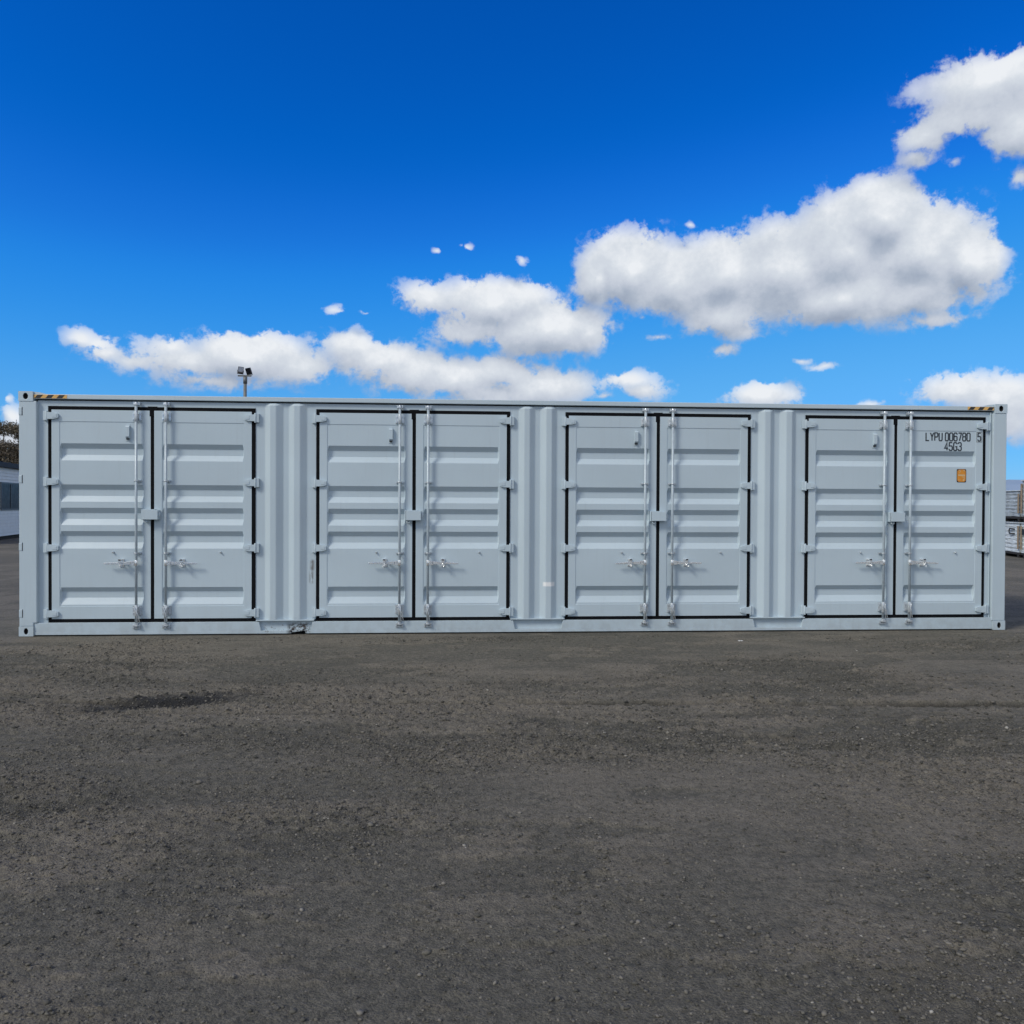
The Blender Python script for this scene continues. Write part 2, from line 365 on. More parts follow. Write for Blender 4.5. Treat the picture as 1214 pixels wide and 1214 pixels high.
# gravel ground
def ground_mat():
    mt, b, pr = new_mat('yard_ground')
    pos = b.n('ShaderNodeNewGeometry').outputs['Position']
    sp = b.n('ShaderNodeSeparateXYZ'); b.put(sp.inputs[0], pos); X, Y, Z = sp.outputs
    stretch = b.vmath('MULTIPLY', pos, (0.55, 1.25, 1.0))
    n0 = b.noise(stretch, 0.55, 8, 0.62, 0.4)
    n1 = b.noise(stretch, 2.3, 8, 0.68, 0.5)
    n2 = b.noise(pos, 22.0, 8, 0.72)
    n3 = b.noise(pos, 130.0, 4, 0.7)
    n4 = b.noise(b.vmath('MULTIPLY', pos, (0.8, 1.2, 1.0)), 60.0, 5, 0.7, 0.6)
    dirt = b.ramp(n2, [(0.28, (0.048, 0.051, 0.045)), (0.5, (0.119, 0.116, 0.098)), (0.72, (0.207, 0.197, 0.165))])
    dust = b.ramp(n2, [(0.28, (0.145, 0.133, 0.109)), (0.72, (0.265, 0.243, 0.200))])
    pa = b.n('ShaderNodeAttribute', attribute_name='plate').outputs['Fac']; ra_ = b.n('ShaderNodeAttribute', attribute_name='rough').outputs['Fac']
    mk = b.smooth(b.math('ADD', b.math('ADD', b.math('MULTIPLY', n0, 0.6), b.math('MULTIPLY', n1, 0.4)), b.math('MULTIPLY_ADD', pa, 0.10, -0.03)), 0.47, 0.62)
    c = b.mix(b.math('MULTIPLY', mk, 0.85), dirt, dust)
    c = b.mix(b.math('MULTIPLY', b.smooth(b.math('SUBTRACT', ra_, pa), 0.45, 1.0), 0.35), c, (0.052, 0.056, 0.049))
    darkp = b.smooth(b.noise(stretch, 1.1, 7, 0.6, 0.6), 0.56, 0.70)
    c = b.mix(b.math('MULTIPLY', darkp, 0.35), c, (0.038, 0.042, 0.037))
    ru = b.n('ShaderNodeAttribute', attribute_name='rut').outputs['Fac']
    c = b.mix(b.math('MULTIPLY', ru, 0.8, clamp=True), c, (0.026, 0.027, 0.024))  # shade of the wheel grooves put into the ground colour
    # aggregate speckle
    vo = b.n('ShaderNodeTexVoronoi', feature='F1'); b.put(vo.inputs['Vector'], b.vmath('ADD', pos, b.vmath('SCALE', b.noise(pos, 40, 3, out='Color'), None)) if False else pos)
    vo.inputs['Scale'].default_value = 95.0
    spk = b.n('ShaderNodeSeparateColor'); b.put(spk.inputs[0], vo.outputs['Color'])
    c = b.mix(b.math('MULTIPLY', b.smooth(spk.outputs[0], 0.80, 0.98), 0.28), c, (0.22, 0.205, 0.175))
    c = b.mix(b.math('MULTIPLY', b.smooth(spk.outputs[1], 0.70, 0.95), 0.45), c, (0.035, 0.035, 0.035))
    c = b.mix(b.math('MULTIPLY', b.smooth(n3, 0.40, 0.62), 0.25), c, (0.19, 0.170, 0.14))
    # damp, oily patch left of centre, lying along the wheel rut
    ex = b.math('MULTIPLY', b.math('SUBTRACT', X, 2.80), 1.12)
    ey = b.math('MULTIPLY', b.math('SUBTRACT', b.math('ADD', Y, b.math('MULTIPLY', b.math('SUBTRACT', X, 2.75), -0.24)), -3.36), 4.3)
    d = b.math('SQRT', b.math('ADD', b.math('MULTIPLY', ex, ex), b.math('MULTIPLY', ey, ey)))
    d = b.math('ADD', d, b.math('MULTIPLY', b.math('SUBTRACT', b.noise(stretch, 2.8, 6, 0.65), 0.5), 2.0))
    wet = b.smooth(d, 1.05, 0.35)
    c = b.mix(b.math('MULTIPLY', wet, 0.92), c, (0.016, 0.017, 0.018))
    b.put(pr.inputs['Base Color'], c)
    b.put(pr.inputs['Roughness'], b.math('MULTIPLY_ADD', wet, -0.35, 0.95))
    pr.inputs['Specular IOR Level'].default_value = 0.25
    h = b.math('ADD', b.math('MULTIPLY', n2, 0.034), b.math('MULTIPLY', b.math('SUBTRACT', 1.0, vo.outputs['Distance']), 0.009))
    h = b.math('ADD', h, b.math('MULTIPLY', n4, 0.014))
    h = b.math('ADD', h, b.math('MULTIPLY', n3, 0.004))
    bp = b.n('ShaderNodeBump'); bp.inputs['Strength'].default_value = 0.9; bp.inputs['Distance'].default_value = 1.0
    b.put(bp.inputs['Height'], h); b.put(pr.inputs['Normal'], bp.outputs[0])
    return mt
M['ground'] = ground_mat()
mt, b, pr = new_mat('gravel_stone')
g_ = b.n('ShaderNodeNewGeometry')
b.put(pr.inputs['Base Color'], b.ramp(g_.outputs['Random Per Island'], [(0.0, (0.042, 0.042, 0.036)), (0.5, (0.098, 0.094, 0.080)), (0.93, (0.145, 0.137, 0.118)), (0.995, (0.185, 0.175, 0.152)), (1.0, (0.34, 0.33, 0.30))]))
pr.inputs['Roughness'].default_value = 0.9
M['stone'] = mt

# ------------------------------------------------------------------ ground sheet with real relief
def hash2(ix, iy, s):
    h = (ix.astype(np.int64) * 374761393 + iy.astype(np.int64) * 668265263 + s * 974634777) & 0xffffffff
    h = ((h ^ (h >> 13)) * 1274126177) & 0xffffffff
    return ((h ^ (h >> 16)) & 0xffffff) / float(0xffffff)
def vnoise(x, y, s):
    ix = np.floor(x); iy = np.floor(y); fx = x - ix; fy = y - iy
    fx = fx * fx * (3 - 2 * fx); fy = fy * fy * (3 - 2 * fy)
    a = hash2(ix, iy, s); b_ = hash2(ix + 1, iy, s); c = hash2(ix, iy + 1, s); d = hash2(ix + 1, iy + 1, s)
    return (a * (1 - fx) + b_ * fx) * (1 - fy) + (c * (1 - fx) + d * fx) * fy - 0.5
def fbm(x, y, f, o, s, r=0.5):
    t = 0; a = 1.0
    for i in range(o):
        t = t + a * vnoise(x * f + 17.3 * i, y * f - 9.1 * i, s + i); f *= 2.07; a *= r
    return t
def rough_mask(x, y):
    return np.clip(fbm(x * 0.6, y * 1.1, 0.8, 4, 40) * 1.5 + 0.55 + np.clip((-y - 4.0) * 0.14, -0.25, 0.45), 0.12, 1.0)
def sstep(t, a, b_):
    t = np.clip((t - a) / (b_ - a), 0, 1); return t * t * (3 - 2 * t)
def plates(x, y):
    """crusted, driven-smooth patches standing a centimetre above the loose gravel"""
    a = fbm(x * 0.55, y * 1.15, 0.9, 6, 61, 0.55); b_ = fbm(x * 0.5, y * 1.3, 2.6, 5, 67, 0.6)
    return np.clip(sstep(a, 0.02, 0.09) + 0.8 * sstep(b_, 0.22, 0.30), 0, 1)
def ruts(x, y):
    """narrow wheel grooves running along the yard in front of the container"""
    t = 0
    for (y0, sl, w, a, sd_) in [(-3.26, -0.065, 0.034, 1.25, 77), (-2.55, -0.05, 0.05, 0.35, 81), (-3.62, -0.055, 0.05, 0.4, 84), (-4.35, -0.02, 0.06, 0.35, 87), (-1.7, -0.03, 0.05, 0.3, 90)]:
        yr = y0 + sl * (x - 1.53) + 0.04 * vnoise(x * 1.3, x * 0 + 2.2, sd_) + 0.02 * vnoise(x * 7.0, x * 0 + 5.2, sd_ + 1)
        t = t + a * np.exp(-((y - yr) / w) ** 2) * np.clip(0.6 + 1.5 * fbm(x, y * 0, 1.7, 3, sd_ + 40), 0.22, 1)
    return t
def height(x, y):
    near = np.clip((-y - 0.15) / 0.5, 0, 1) * np.clip((y + 11) / 2, 0, 1) * np.clip((x + 6) / 3, 0, 1) * np.clip((17 - x) / 3, 0, 1)
    rm = rough_mask(x, y)
    h = 0.028 * fbm(x * 0.6, y, 0.7, 4, 3) + 0.010 * fbm(x, y, 5.0, 4, 9, 0.6) * (0.3 + rm)
    lump = np.clip(fbm(x, y, 24.0, 3, 21, 0.6), 0.0, 1)
    h = h + 0.040 * lump * rm + 0.006 * np.clip(fbm(x, y, 9.0, 3, 33, 0.6), -0.1, 1) * rm * 2
    h = h + 0.013 * plates(x, y)
    # long wheel rut edge
    yr = -3.24 - 0.065 * (x - 1.53) + 0.03 * vnoise(x * 1.3, x * 0 + 2.2, 77) + 0.02 * vnoise(x * 6.0, x * 0 + 5.2, 78)
    d = y - yr
    h = h + 0.022 / (1 + np.exp(-np.clip(d / 0.012, -40, 40))) * np.exp(-np.clip(d, 0, 9) / 0.5) * (0.5 + 0.9 * np.clip(fbm(x, y * 0, 0.8, 2, 55) + 0.5, 0, 1))
    h = h - 0.030 * ruts(x, y)
    # damp hollow left of centre
    h = h - 0.045 * np.exp(-(((x - 2.8) / 0.55) ** 2 + ((y + 3.40 - 0.2 * (x - 2.8)) / 0.11) ** 2))
    # pot holes
    for (px, py, sx, sy, dp) in [(7.42, -4.52, 0.16, 0.07, 0.05), (7.66, -4.76, 0.18, 0.06, 0.045), (8.3, -4.78, 0.35, 0.05, 0.02), (6.0, -4.9, 0.5, 0.1, 0.02), (4.0, -5.4, 0.5, 0.08, 0.02)]:
        h = h - dp * np.exp(-(((x - px) / sx) ** 2 + ((y - py + 0.05 * vnoise(x * 9, y * 9, 5)) / sy) ** 2))
    return h * near - 0.004
def axis(lo, hi, step, far, grow=1.12):
    a = list(np.arange(lo, hi, step)); s_ = step; v = a[-1]; right = []
    while v < far:
        s_ *= grow; v += s_; right.append(v)
    s_ = step; v = a[0]; left = []
    while v > -far:
        s_ *= grow; v -= s_; left.append(v)
    return np.array(left[::-1] + a + right)
gx = axis(-2.0, 14.0, 0.015, 9000, 1.16); gy = axis(-7.9, 0.25, 0.014, 9000, 1.16)
GX, GY = np.meshgrid(gx, gy)
GZ = height(GX, GY)
nx, ny = len(gx), len(gy)
me = bpy.data.meshes.new('ground')
me.vertices.add(nx * ny)
me.vertices.foreach_set('co', np.stack([GX, GY, GZ], -1).astype(np.float32).ravel())
idx = np.arange(nx * ny).reshape(ny, nx)
q = np.stack([idx[:-1, :-1], idx[:-1, 1:], idx[1:, 1:], idx[1:, :-1]], -1).reshape(-1, 4)
me.loops.add(q.size); me.loops.foreach_set('vertex_index', q.ravel().astype(np.int32))
me.polygons.add(len(q)); me.polygons.foreach_set('loop_start', np.arange(0, q.size, 4, dtype=np.int32))
me.update(calc_edges=True)
me.polygons.foreach_set('use_smooth', np.ones(len(q), dtype=bool))
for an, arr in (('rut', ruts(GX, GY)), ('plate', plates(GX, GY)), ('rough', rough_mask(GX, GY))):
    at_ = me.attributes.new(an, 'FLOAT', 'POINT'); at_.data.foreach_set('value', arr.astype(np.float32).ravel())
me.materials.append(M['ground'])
tag(link(bpy.data.objects.new('ground', me)), kind='structure')

# loose gravel, nobody could count it
ico = bmesh.new(); bmesh.ops.create_icosphere(ico, subdivisions=1, radius=1.0)
iv = np.array([v.co[:] for v in ico.verts]); itf = np.array([[v.index for v in f.verts] for f in ico.faces]); ico.free()
def gravel(n, x0, x1, y0, y1, s0, sig, smax, power):
    x = rng.uniform(x0, x1, n * 4); y = rng.uniform(y0, y1, n * 4)
    pm = rough_mask(x, y) ** power * (0.4 + np.clip(fbm(x, y, 3.0, 3, 91) + 0.5, 0, 1))
    k = rng.uniform(0, 1, len(x)) < pm
    x, y = x[k][:n], y[k][:n]; n = len(x)
    s = np.clip(s0 * np.exp(rng.normal(0, sig, n)), 0.002, smax)
    ax = rng.uniform(0.6, 1.3, (n, 3)) * np.array([1, 1, 0.62])
    V = iv[None] * (1 + rng.uniform(-0.36, 0.30, (n, len(iv), 1))) * ax[:, None] * s[:, None, None]
    t = rng.uniform(0, 6.283, n); c, sn = np.cos(t)[:, None], np.sin(t)[:, None]
    VX = V[..., 0] * c - V[..., 1] * sn; VY = V[..., 0] * sn + V[..., 1] * c
    VZ = V[..., 2] + (height(x, y) + s * 0.22)[:, None]
    V = np.stack([VX + x[:, None], VY + y[:, None], VZ], -1)
    Fc = itf[None] + (np.arange(n) * len(iv))[:, None, None]
    return V.reshape(-1, 3), Fc.reshape(-1, 3)
sets = [gravel(62000, 1.5, 9.5, -7.8, -4.4, 0.0046, 0.38, 0.012, 1.1), gravel(1100, 1.5, 9.5, -7.8, -3.0, 0.0085, 0.30, 0.016, 1.3),
        gravel(34000, -1.0, 12.5, -5.2, -0.2, 0.0060, 0.40, 0.016, 1.7), gravel(1200, -1.0, 12.5, -5.2, -0.5, 0.011, 0.3, 0.02, 1.5), gravel(90, 0.0, 12.0, -6.8, -2.0, 0.017, 0.25, 0.026, 1.0)]
Vs, Fs, off = [], [], 0
for V_, F_ in sets:
    Vs.append(V_); Fs.append(F_ + off); off += len(V_)
V_ = np.concatenate(Vs); F_ = np.concatenate(Fs)
me = bpy.data.meshes.new('gravel'); me.vertices.add(len(V_)); me.vertices.foreach_set('co', V_.astype(np.float32).ravel())
me.loops.add(F_.size); me.loops.foreach_set('vertex_index', F_.ravel().astype(np.int32))
me.polygons.add(len(F_)); me.polygons.foreach_set('loop_start', np.arange(0, F_.size, 3, dtype=np.int32))
me.update(calc_edges=True)
me.materials.append(M['stone'])
tag(link(bpy.data.objects.new('gravel', me)), 'loose dark grey gravel scattered over the yard', 'gravel', kind='stuff')

# far hills
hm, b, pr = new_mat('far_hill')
b.put(pr.inputs['Base Color'], b.ramp(b.noise(b.n('ShaderNodeNewGeometry').outputs['Position'], 0.004, 6), [(0.3, (0.22, 0.31, 0.43)), (0.7, (0.27, 0.36, 0.48))]))  # bluish distance haze put into the base colour
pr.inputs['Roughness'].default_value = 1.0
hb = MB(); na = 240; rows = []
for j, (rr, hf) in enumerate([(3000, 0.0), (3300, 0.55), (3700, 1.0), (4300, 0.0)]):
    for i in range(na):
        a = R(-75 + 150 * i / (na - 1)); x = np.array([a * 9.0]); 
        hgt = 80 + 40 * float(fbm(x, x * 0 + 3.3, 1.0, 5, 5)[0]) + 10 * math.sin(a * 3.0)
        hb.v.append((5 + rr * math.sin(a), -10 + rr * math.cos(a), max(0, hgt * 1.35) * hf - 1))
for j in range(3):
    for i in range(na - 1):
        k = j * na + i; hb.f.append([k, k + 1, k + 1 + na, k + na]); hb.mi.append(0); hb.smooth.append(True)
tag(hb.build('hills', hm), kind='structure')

# ------------------------------------------------------------------ the container
L, H, D = 12.192, 2.896, 2.438
C = tag(empty('shipping_container', (0, 0, 0)), 'long pale blue-grey shipping container with four pairs of side doors, standing on the gravel yard', 'shipping container')
PM = M['paint']
ZB = 0.012

# bays: outer gasket x0, leaf x, centre gasket x0-x1, leaf end, outer gasket x1
BAYS = [(0.312, 0.356, 1.499, 1.541, 2.684, 2.728),
        (3.450, 3.493, 4.612, 4.655, 5.767, 5.811),
        (6.497, 6.539, 7.642, 7.685, 8.805, 8.849),
        (9.557, 9.598, 10.716, 10.758, 11.895, 11.938)]
ZG0, ZL0, ZL1, ZG1 = 0.156, 0.198, 2.688, 2.731
CH = [(2.290, 2.230, 2.156, 2.087), (1.801, 1.740, 1.666, 1.596), (1.524, 1.460, 1.390, 1.318), (1.246, 1.186, 1.110, 1.037), (0.575, 0.520, 0.447, 0.368)]
HZ = [2.614, 1.833, 1.046, 0.262]

# corner castings with real oval holes
def casting(x0, x1, y0, y1, z0, z1, yface, hole):
    """block whose street-side face (yface side) carries an oval pocket"""
    mb = MB()
    cx, cz, rx, rz = hole
    n = 20
    ring = [(cx + rx * math.cos(2 * math.pi * i / n), cz + rz * math.sin(2 * math.pi * i / n)) for i in range(n)]
    sq = []
    for i in range(n):
        a = 2 * math.pi * i / n; c_, s_ = math.cos(a), math.sin(a)
        t = min(((x1 - cx) / c_ if c_ > 1e-6 else (x0 - cx) / c_ if c_ < -1e-6 else 1e9), ((z1 - cz) / s_ if s_ > 1e-6 else (z0 - cz) / s_ if s_ < -1e-6 else 1e9))
        sq.append((cx + c_ * t, cz + s_ * t))
    for cxn, czn in [(x0, z0), (x1, z0), (x1, z1), (x0, z1)]:
        j = min(range(n), key=lambda k: (sq[k][0] - cxn) ** 2 + (sq[k][1] - czn) ** 2); sq[j] = (cxn, czn)
    v = [(x, yface, z) for x, z in ring] + [(x, yface, z) for x, z in sq] + [(x, yface + (0.045 if yface == y0 else -0.045), z) for x, z in ring]
    f = [(i, (i + 1) % n, (i + 1) % n + n, i + n) for i in range(n)]
    mb.add(v, f)
    mb.add(v, [(i, i + 2 * n, (i + 1) % n + 2 * n, (i + 1) % n) for i in range(n)], 1)
    mb.add(v, [list(range(2 * n, 3 * n))], 1)
    yo = y1 if yface == y0 else y0
    b8 = [(x0, y0, z0), (x1, y0, z0), (x1, y1, z0), (x0, y1, z0), (x0, y0, z1), (x1, y0, z1), (x1, y1, z1), (x0, y1, z1)]
    fs = [(0, 3, 2, 1), (4, 5, 6, 7), (1, 2, 6, 5), (3, 0, 4, 7), (2, 3, 7, 6) if yface == y0 else (0, 1, 5, 4)]
    mb.add(b8, fs)
    o = mb.build('corner_casting', [PM, M['dark']], C, recalc=False)
    bm = bmesh.new(); bm.from_mesh(o.data); bmesh.ops.remove_doubles(bm, verts=bm.verts, dist=1e-5); bmesh.ops.recalc_face_normals(bm, faces=bm.faces); bm.to_mesh(o.data); bm.free()
    md = o.modifiers.new('bevel', 'BEVEL'); md.width = 0.006; md.segments = 2; md.limit_method = 'ANGLE'; md.angle_limit = R(50)
for xa, xb in ((-0.003, 0.162), (L - 0.162, L + 0.003)):
    for za, zb in ((0.0, 0.118), (2.780, H)):
        for ya, yb, yf in ((-0.005, 0.178, -0.005), (D - 0.178, D + 0.005, D + 0.005)):
            cx = (xa + xb) / 2
            casting(xa, xb, ya, yb, za, zb, yf, (cx, (za + zb) / 2, 0.022 if za == 0 else 0.027, 0.036))

# corner posts
def post(x0, x1, y0, y1, lug_side=None):
    mb = MB()
    if y0 < 0.1 and x0 < 1: mb.prism_y([(0.0, 0.1185), (0.162, 0.1185), (0.162, 0.157), (x1, 0.157), (x1, 2.7795), (0.0, 2.7795)], y0, y1)
    else: mb.box(x0, x1, y0, y1, 0.1185, 2.7795)
    mb.build('corner_post', PM, C, bevel=0.008)
post(0.0, 0.200, 0.0, 0.150)
post(L - 0.178, L, 0.0, 0.150)
post(0.0, 0.200, D - 0.15, D)
post(L - 0.178, L, D - 0.15, D)
# hinge lugs of the end doors showing on the outer edge of the left post
for z in (2.66, 1.86, 1.06, 0.27):
    mb = MB(); mb.box(-0.001, 0.036, -0.0045, 0.06, z - 0.045, z + 0.045)
    o = mb.build('hinge_lug', PM, C, bevel=0.004)
    mb = MB(); mb.box(0.0365, 0.043, -0.0015, 0.03, z - 0.049, z + 0.049)
    mb.build('lug_seam', M['dark'], C)
# top rail, with sloped corner plates
mb = MB(); mb.box(0.165, L - 0.165, 0.010, 0.075, 2.812, 2.866); 
o = mb.build('top_rail', PM, C, bevel=0.005)
mb = MB(); mb.box(0.165, L - 0.165, D - 0.075, D - 0.01, 2.812, 2.866); mb.build('top_rail', PM, C, bevel=0.005)
for xa, xb in ((0.1655, 0.30), (L - 0.1655, L - 0.30)):
    mb = MB(); mb.prism_y([(xa, 2.868), (xb, 2.868), ((xa * .45 + xb * .55), 2.886), (xa, 2.893)] if xb > xa else [(xb, 2.868), (xa, 2.868), (xa, 2.893), ((xa * .45 + xb * .55), 2.886)], 0.02, 0.6)
    mb.build('corner_plate', PM, C)
# dark slot under the rail
mb = MB(); mb.box(0.19, L - 0.19, 0.078, 0.10, 2.780, 2.860); mb.build('rail_slot', M['dark'], C)

# hazard stripes on both ends of the rail
def hazard(x0, x1, parent, lean):
    mb = MB(); z0, z1 = 2.818, 2.860
    mb.box(x0, x1, 0.0075, 0.0095, z0, z1, 0)
    x = x0 + 0.01; w = 0.062
    while x + w + 0.03 < x1:
        mb.prism_y([(x, z0 + .003), (x + w, z0 + .003), (x + w + lean, z1 - .003), (x + lean, z1 - .003)], 0.0055, 0.0072, 1)
        x += 0.125
    mb.build('hazard_stripe', [M['yellow'], M['black']], parent)
hazard(0.168, 0.545, C, 0.03); hazard(L - 0.52, L - 0.168, C, 0.03)

# header above each pair of doors, frame strips at the ends, corrugated panels between
mb = MB()
for b5 in BAYS: mb.box(b5[0], b5[5], 0.050, 0.085, 2.7315, 2.794)
mb.box(0.20, L - 0.178, 0.0505, 0.085, 2.7945, 2.797)
mb.build('header', PM, C, bevel=0.002)
mb = MB(); mb.box(0.195, 0.312, 0.050, 0.12, 0.155, 2.794); mb.build('door_frame', PM, C)
mb = MB(); mb.box(11.938, L - 0.17, 0.050, 0.12, 0.155, 2.794)
mb.box(11.990, 12.004, 0.030, 0.0498, 0.155, 2.794); mb.build('door_frame', PM, C, bevel=0.003)
RIBS = [(2.728, 2.842, 2.907, 2.977, 3.057, 3.125, 3.190, 3.262, 3.340, 3.450),
        (5.811, 5.915, 5.982, 6.049, 6.118, 6.184, 6.254, 6.322, 6.390, 6.497),
        (8.849, 8.945, 9.018, 9.088, 9.150, 9.218, 9.294, 9.366, 9.430, 9.557)]
def rib_panel(r):
    mb = MB()
    yv, yo = 0.052, 0.006
    prof = [(r[0], yv), (r[1], yv), (r[2], yo), (r[3], yo), (r[4], yv), (r[5], yv), (r[6], yo), (r[7], yo), (r[8], yv), (r[9], yv)]
    # slight round-over at each fold
    pts = []
    for i, p in enumerate(prof):
        if 0 < i < 9:
            a = Vector(prof[i - 1]); q_ = Vector(p); c_ = Vector(prof[i + 1]); t = 0.009
            pts.append(q_ + (a - q_).normalized() * t); pts.append(q_ + ((a - q_).normalized() + (c_ - q_).normalized()) * t * 0.25); pts.append(q_ + (c_ - q_).normalized() * t)
        else: pts.append(Vector(p))
    n = len(pts)
    zs = [0.178, 2.765, 2.7945]
    v = []
    for k, z in enumerate(zs):
        for p in pts: v.append((p.x, p.y + (0.0 if k < 2 else min(0.024, max(0.0, yv - p.y))), z))
    f = [(k * n + i, k * n + i + 1, (k + 1) * n + i + 1, (k + 1) * n + i) for k in range(2) for i in range(n - 1)]
    mb.add(v, f, 0, False)
    # back sheet closes it
    mb.box(r[0] + .001, r[9] - .001, 0.06, 0.09, 0.178, 2.79)
    mb.build('corrugated_panel', PM, C)
for r in RIBS: rib_panel(r)

# bottom rail: flange all along, deep face under the doors, recess with slanted gussets under the panels
mb = MB()
mb.box(0.164, 3.16, 0.010, 0.15, ZB, 0.047); mb.box(3.33, L - 0.164, 0.010, 0.15, ZB, 0.047)
mb.prism_y([(3.16, 0.024), (3.33, 0.042), (3.33, 0.0465), (3.16, 0.0465)], 0.022, 0.1)
segs = [(0.164, 2.777, 2.801, 0), (3.395, 5.853, 5.877, 3.415), (6.452, 8.885, 8.909, 6.472), (9.511, L - 0.164, 0, 9.531)]
SEG = [((0.164, 0.0475), (2.801, 0.0475), (2.777, 0.1545), (0.164, 0.1545)),
       ((3.395, 0.0475), (5.877, 0.0475), (5.853, 0.1545), (3.415, 0.1545)),
       ((6.452, 0.0475), (8.909, 0.0475), (8.885, 0.1545), (6.472, 0.1545)),
       ((9.511, 0.0475), (L - 0.164, 0.0475), (L - 0.164, 0.1545), (9.531, 0.1545))]
for s_ in SEG: mb.prism_y(list(s_), 0.012, 0.13)
mb.build('bottom_rail', PM, C, bevel=0.003)
for xa, xb in ((2.777, 3.415), (5.853, 6.472), (8.885, 9.531)):
    mb = MB(); mb.box(xa + 0.004, xb - 0.004, 0.05, 0.12, 0.048, 0.1635)
    mb.build('sill_recess', PM, C)
    mb = MB(); mb.box(xa - 0.035, xb + 0.02, 0.004, 0.09, 0.1645, 0.1775); mb.build('sill_ledge', PM, C, bevel=0.002)

# body behind: floor, roof, back and end walls
mb = MB(); mb.box(0.1, L - 0.1, 0.16, D - 0.1, 0.10, 0.15); mb.build('floor', M['dark'], C)
mb = MB(); x = 0.17; pr_ = []
while x < L - 0.2:
    pr_ += [(x, 2.862), (x + 0.06, 2.862), (x + 0.09, 2.846), (x + 0.18, 2.846)]; x += 0.21
mb.add([(a, 0.08, z) for a, z in pr_] + [(a, D - 0.08, z) for a, z in pr_], [(i, i + 1, i + 1 + len(pr_), i + len(pr_)) for i in range(len(pr_) - 1)])
mb.build('roof', PM, C)
mb = MB(); x = 0.2; pr_ = []
while x < L - 0.3:
    pr_ += [(x, D - 0.01), (x + 0.07, D - 0.01), (x + 0.14, D - 0.046), (x + 0.21, D - 0.046)]; x += 0.28
pr_.append((L - 0.17, D - 0.046))
mb.add([(a, y, 0.15) for a, y in pr_] + [(a, y, 2.82) for a, y in pr_], [(i, i + 1, i + 1 + len(pr_), i + len(pr_)) for i in range(len(pr_) - 1)])
mb.build('back_wall', PM, C)
mb = MB(); y = 0.15; pr_ = []
while y < D - 0.2:
    pr_ += [(y, L - 0.012), (y + 0.07, L - 0.012), (y + 0.12, L - 0.055), (y + 0.19, L - 0.055)]; y += 0.24
mb.add([(x, y, 0.12) for y, x in pr_] + [(x, y, 2.84) for y, x in pr_], [(i, i + 1, i + 1 + len(pr_), i + len(pr_)) for i in range(len(pr_) - 1)])
mb.build('end_wall', PM, C)
for x0, x1 in ((0.01, 0.1), (L - 0.1, L - 0.005)):
    mb = MB(); mb.box(x0, x1, 0.18, D - 0.18, 0.02, 0.14); mb.build('end_sill', PM, C)
    mb = MB(); mb.box(x0, x1, 0.18, D - 0.18, 2.80, 2.88); mb.build('end_header', PM, C)
for k, (ya, yb) in enumerate(((0.155, 1.212), (1.226, D - 0.155))):      # cargo doors on the left end
    mb = MB(); mb.box(0.03, 0.07, ya, yb, 0.145, 2.795)
    for z0 in (0.35, 0.95, 1.55, 2.15): mb.prism_y([(0.03, z0), (0.0299, z0 + 0.35), (0.014, z0 + 0.30), (0.014, z0 + 0.05)], ya + 0.12, yb - 0.12)
    o = mb.build('end_door', PM, C, bevel=0.003)
    for yy in (ya + 0.3, yb - 0.3):
        mb = MB(); mb.tube([(-0.012, yy, 0.1), (-0.012, yy, 2.84)], 0.015, 10); mb.build('locking_bar', M['bar'], o)

# ---- doors
def leaf(x0, x1, hinge_left):
    """door leaf with frame, inset panel and five tapered-end troughs"""
    hi, ce = 0.091, 0.082
    xa, xb = (x0 + hi, x1 - ce) if hinge_left else (x0 + ce + 0.01, x1 - hi)
    e = 0.016; yf = 0.034; ip = 0.005; dp = 0.040
    xs = [x0, xa - 0.002, xa, xa + e, xb - e, xb, xb + 0.002, x1]
    zs = [(ZL0, 0, 0), (0.346, 0, 0), (0.349, 1, 0)]
    for (a, b_, c_, d_) in reversed(CH): zs += [(d_, 1, 0), (c_, 1, 1), (b_, 1, 1), (a, 1, 0)]
    zs += [(2.547, 1, 0), (2.550, 0, 0), (ZL1, 0, 0)]
    v = []
    for (z, inp, ch) in zs:
        for i, x in enumerate(xs):
            y = yf
            if inp and 2 <= i <= 5: y += ip
            if ch and 3 <= i <= 4: y += dp
            v.append((x, y, z))
    n = len(xs)
    f = []
    for k in range(len(zs) - 1):
        for i in range(n - 1):
            a = k * n + i; quad = (a, a + 1, a + 1 + n, a + n)
            ch0, ch1 = zs[k][2], zs[k + 1][2]
            if i == 2 and ch0 != ch1:
                f += [(a, a + 1, a + n), (a + 1, a + 1 + n, a + n)] if ch0 == 0 else [(a, a + 1, a + 1 + n), (a, a + 1 + n, a + n)]
            elif i == 4 and ch0 != ch1:
                f += [(a, a + 1, a + 1 + n), (a, a + 1 + n, a + n)] if ch0 == 0 else [(a, a + 1, a + n), (a + 1, a + 1 + n, a + n)]
            else: f.append(quad)
    mb = MB(); mb.add(v, f)
    yb = 0.088
    # returns and back
    k = len(mb.v)
    mb.add([(x0, yf, ZL0), (x1, yf, ZL0), (x1, yf, ZL1), (x0, yf, ZL1), (x0, yb, ZL0), (x1, yb, ZL0), (x1, yb, ZL1), (x0, yb, ZL1)],
           [(0, 4, 5, 1), (1, 5, 6, 2), (2, 6, 7, 3), (3, 7, 4, 0), (4, 7, 6, 5)])
    o = mb.build('door', PM, C, recalc=False)
    return o, xa, xb

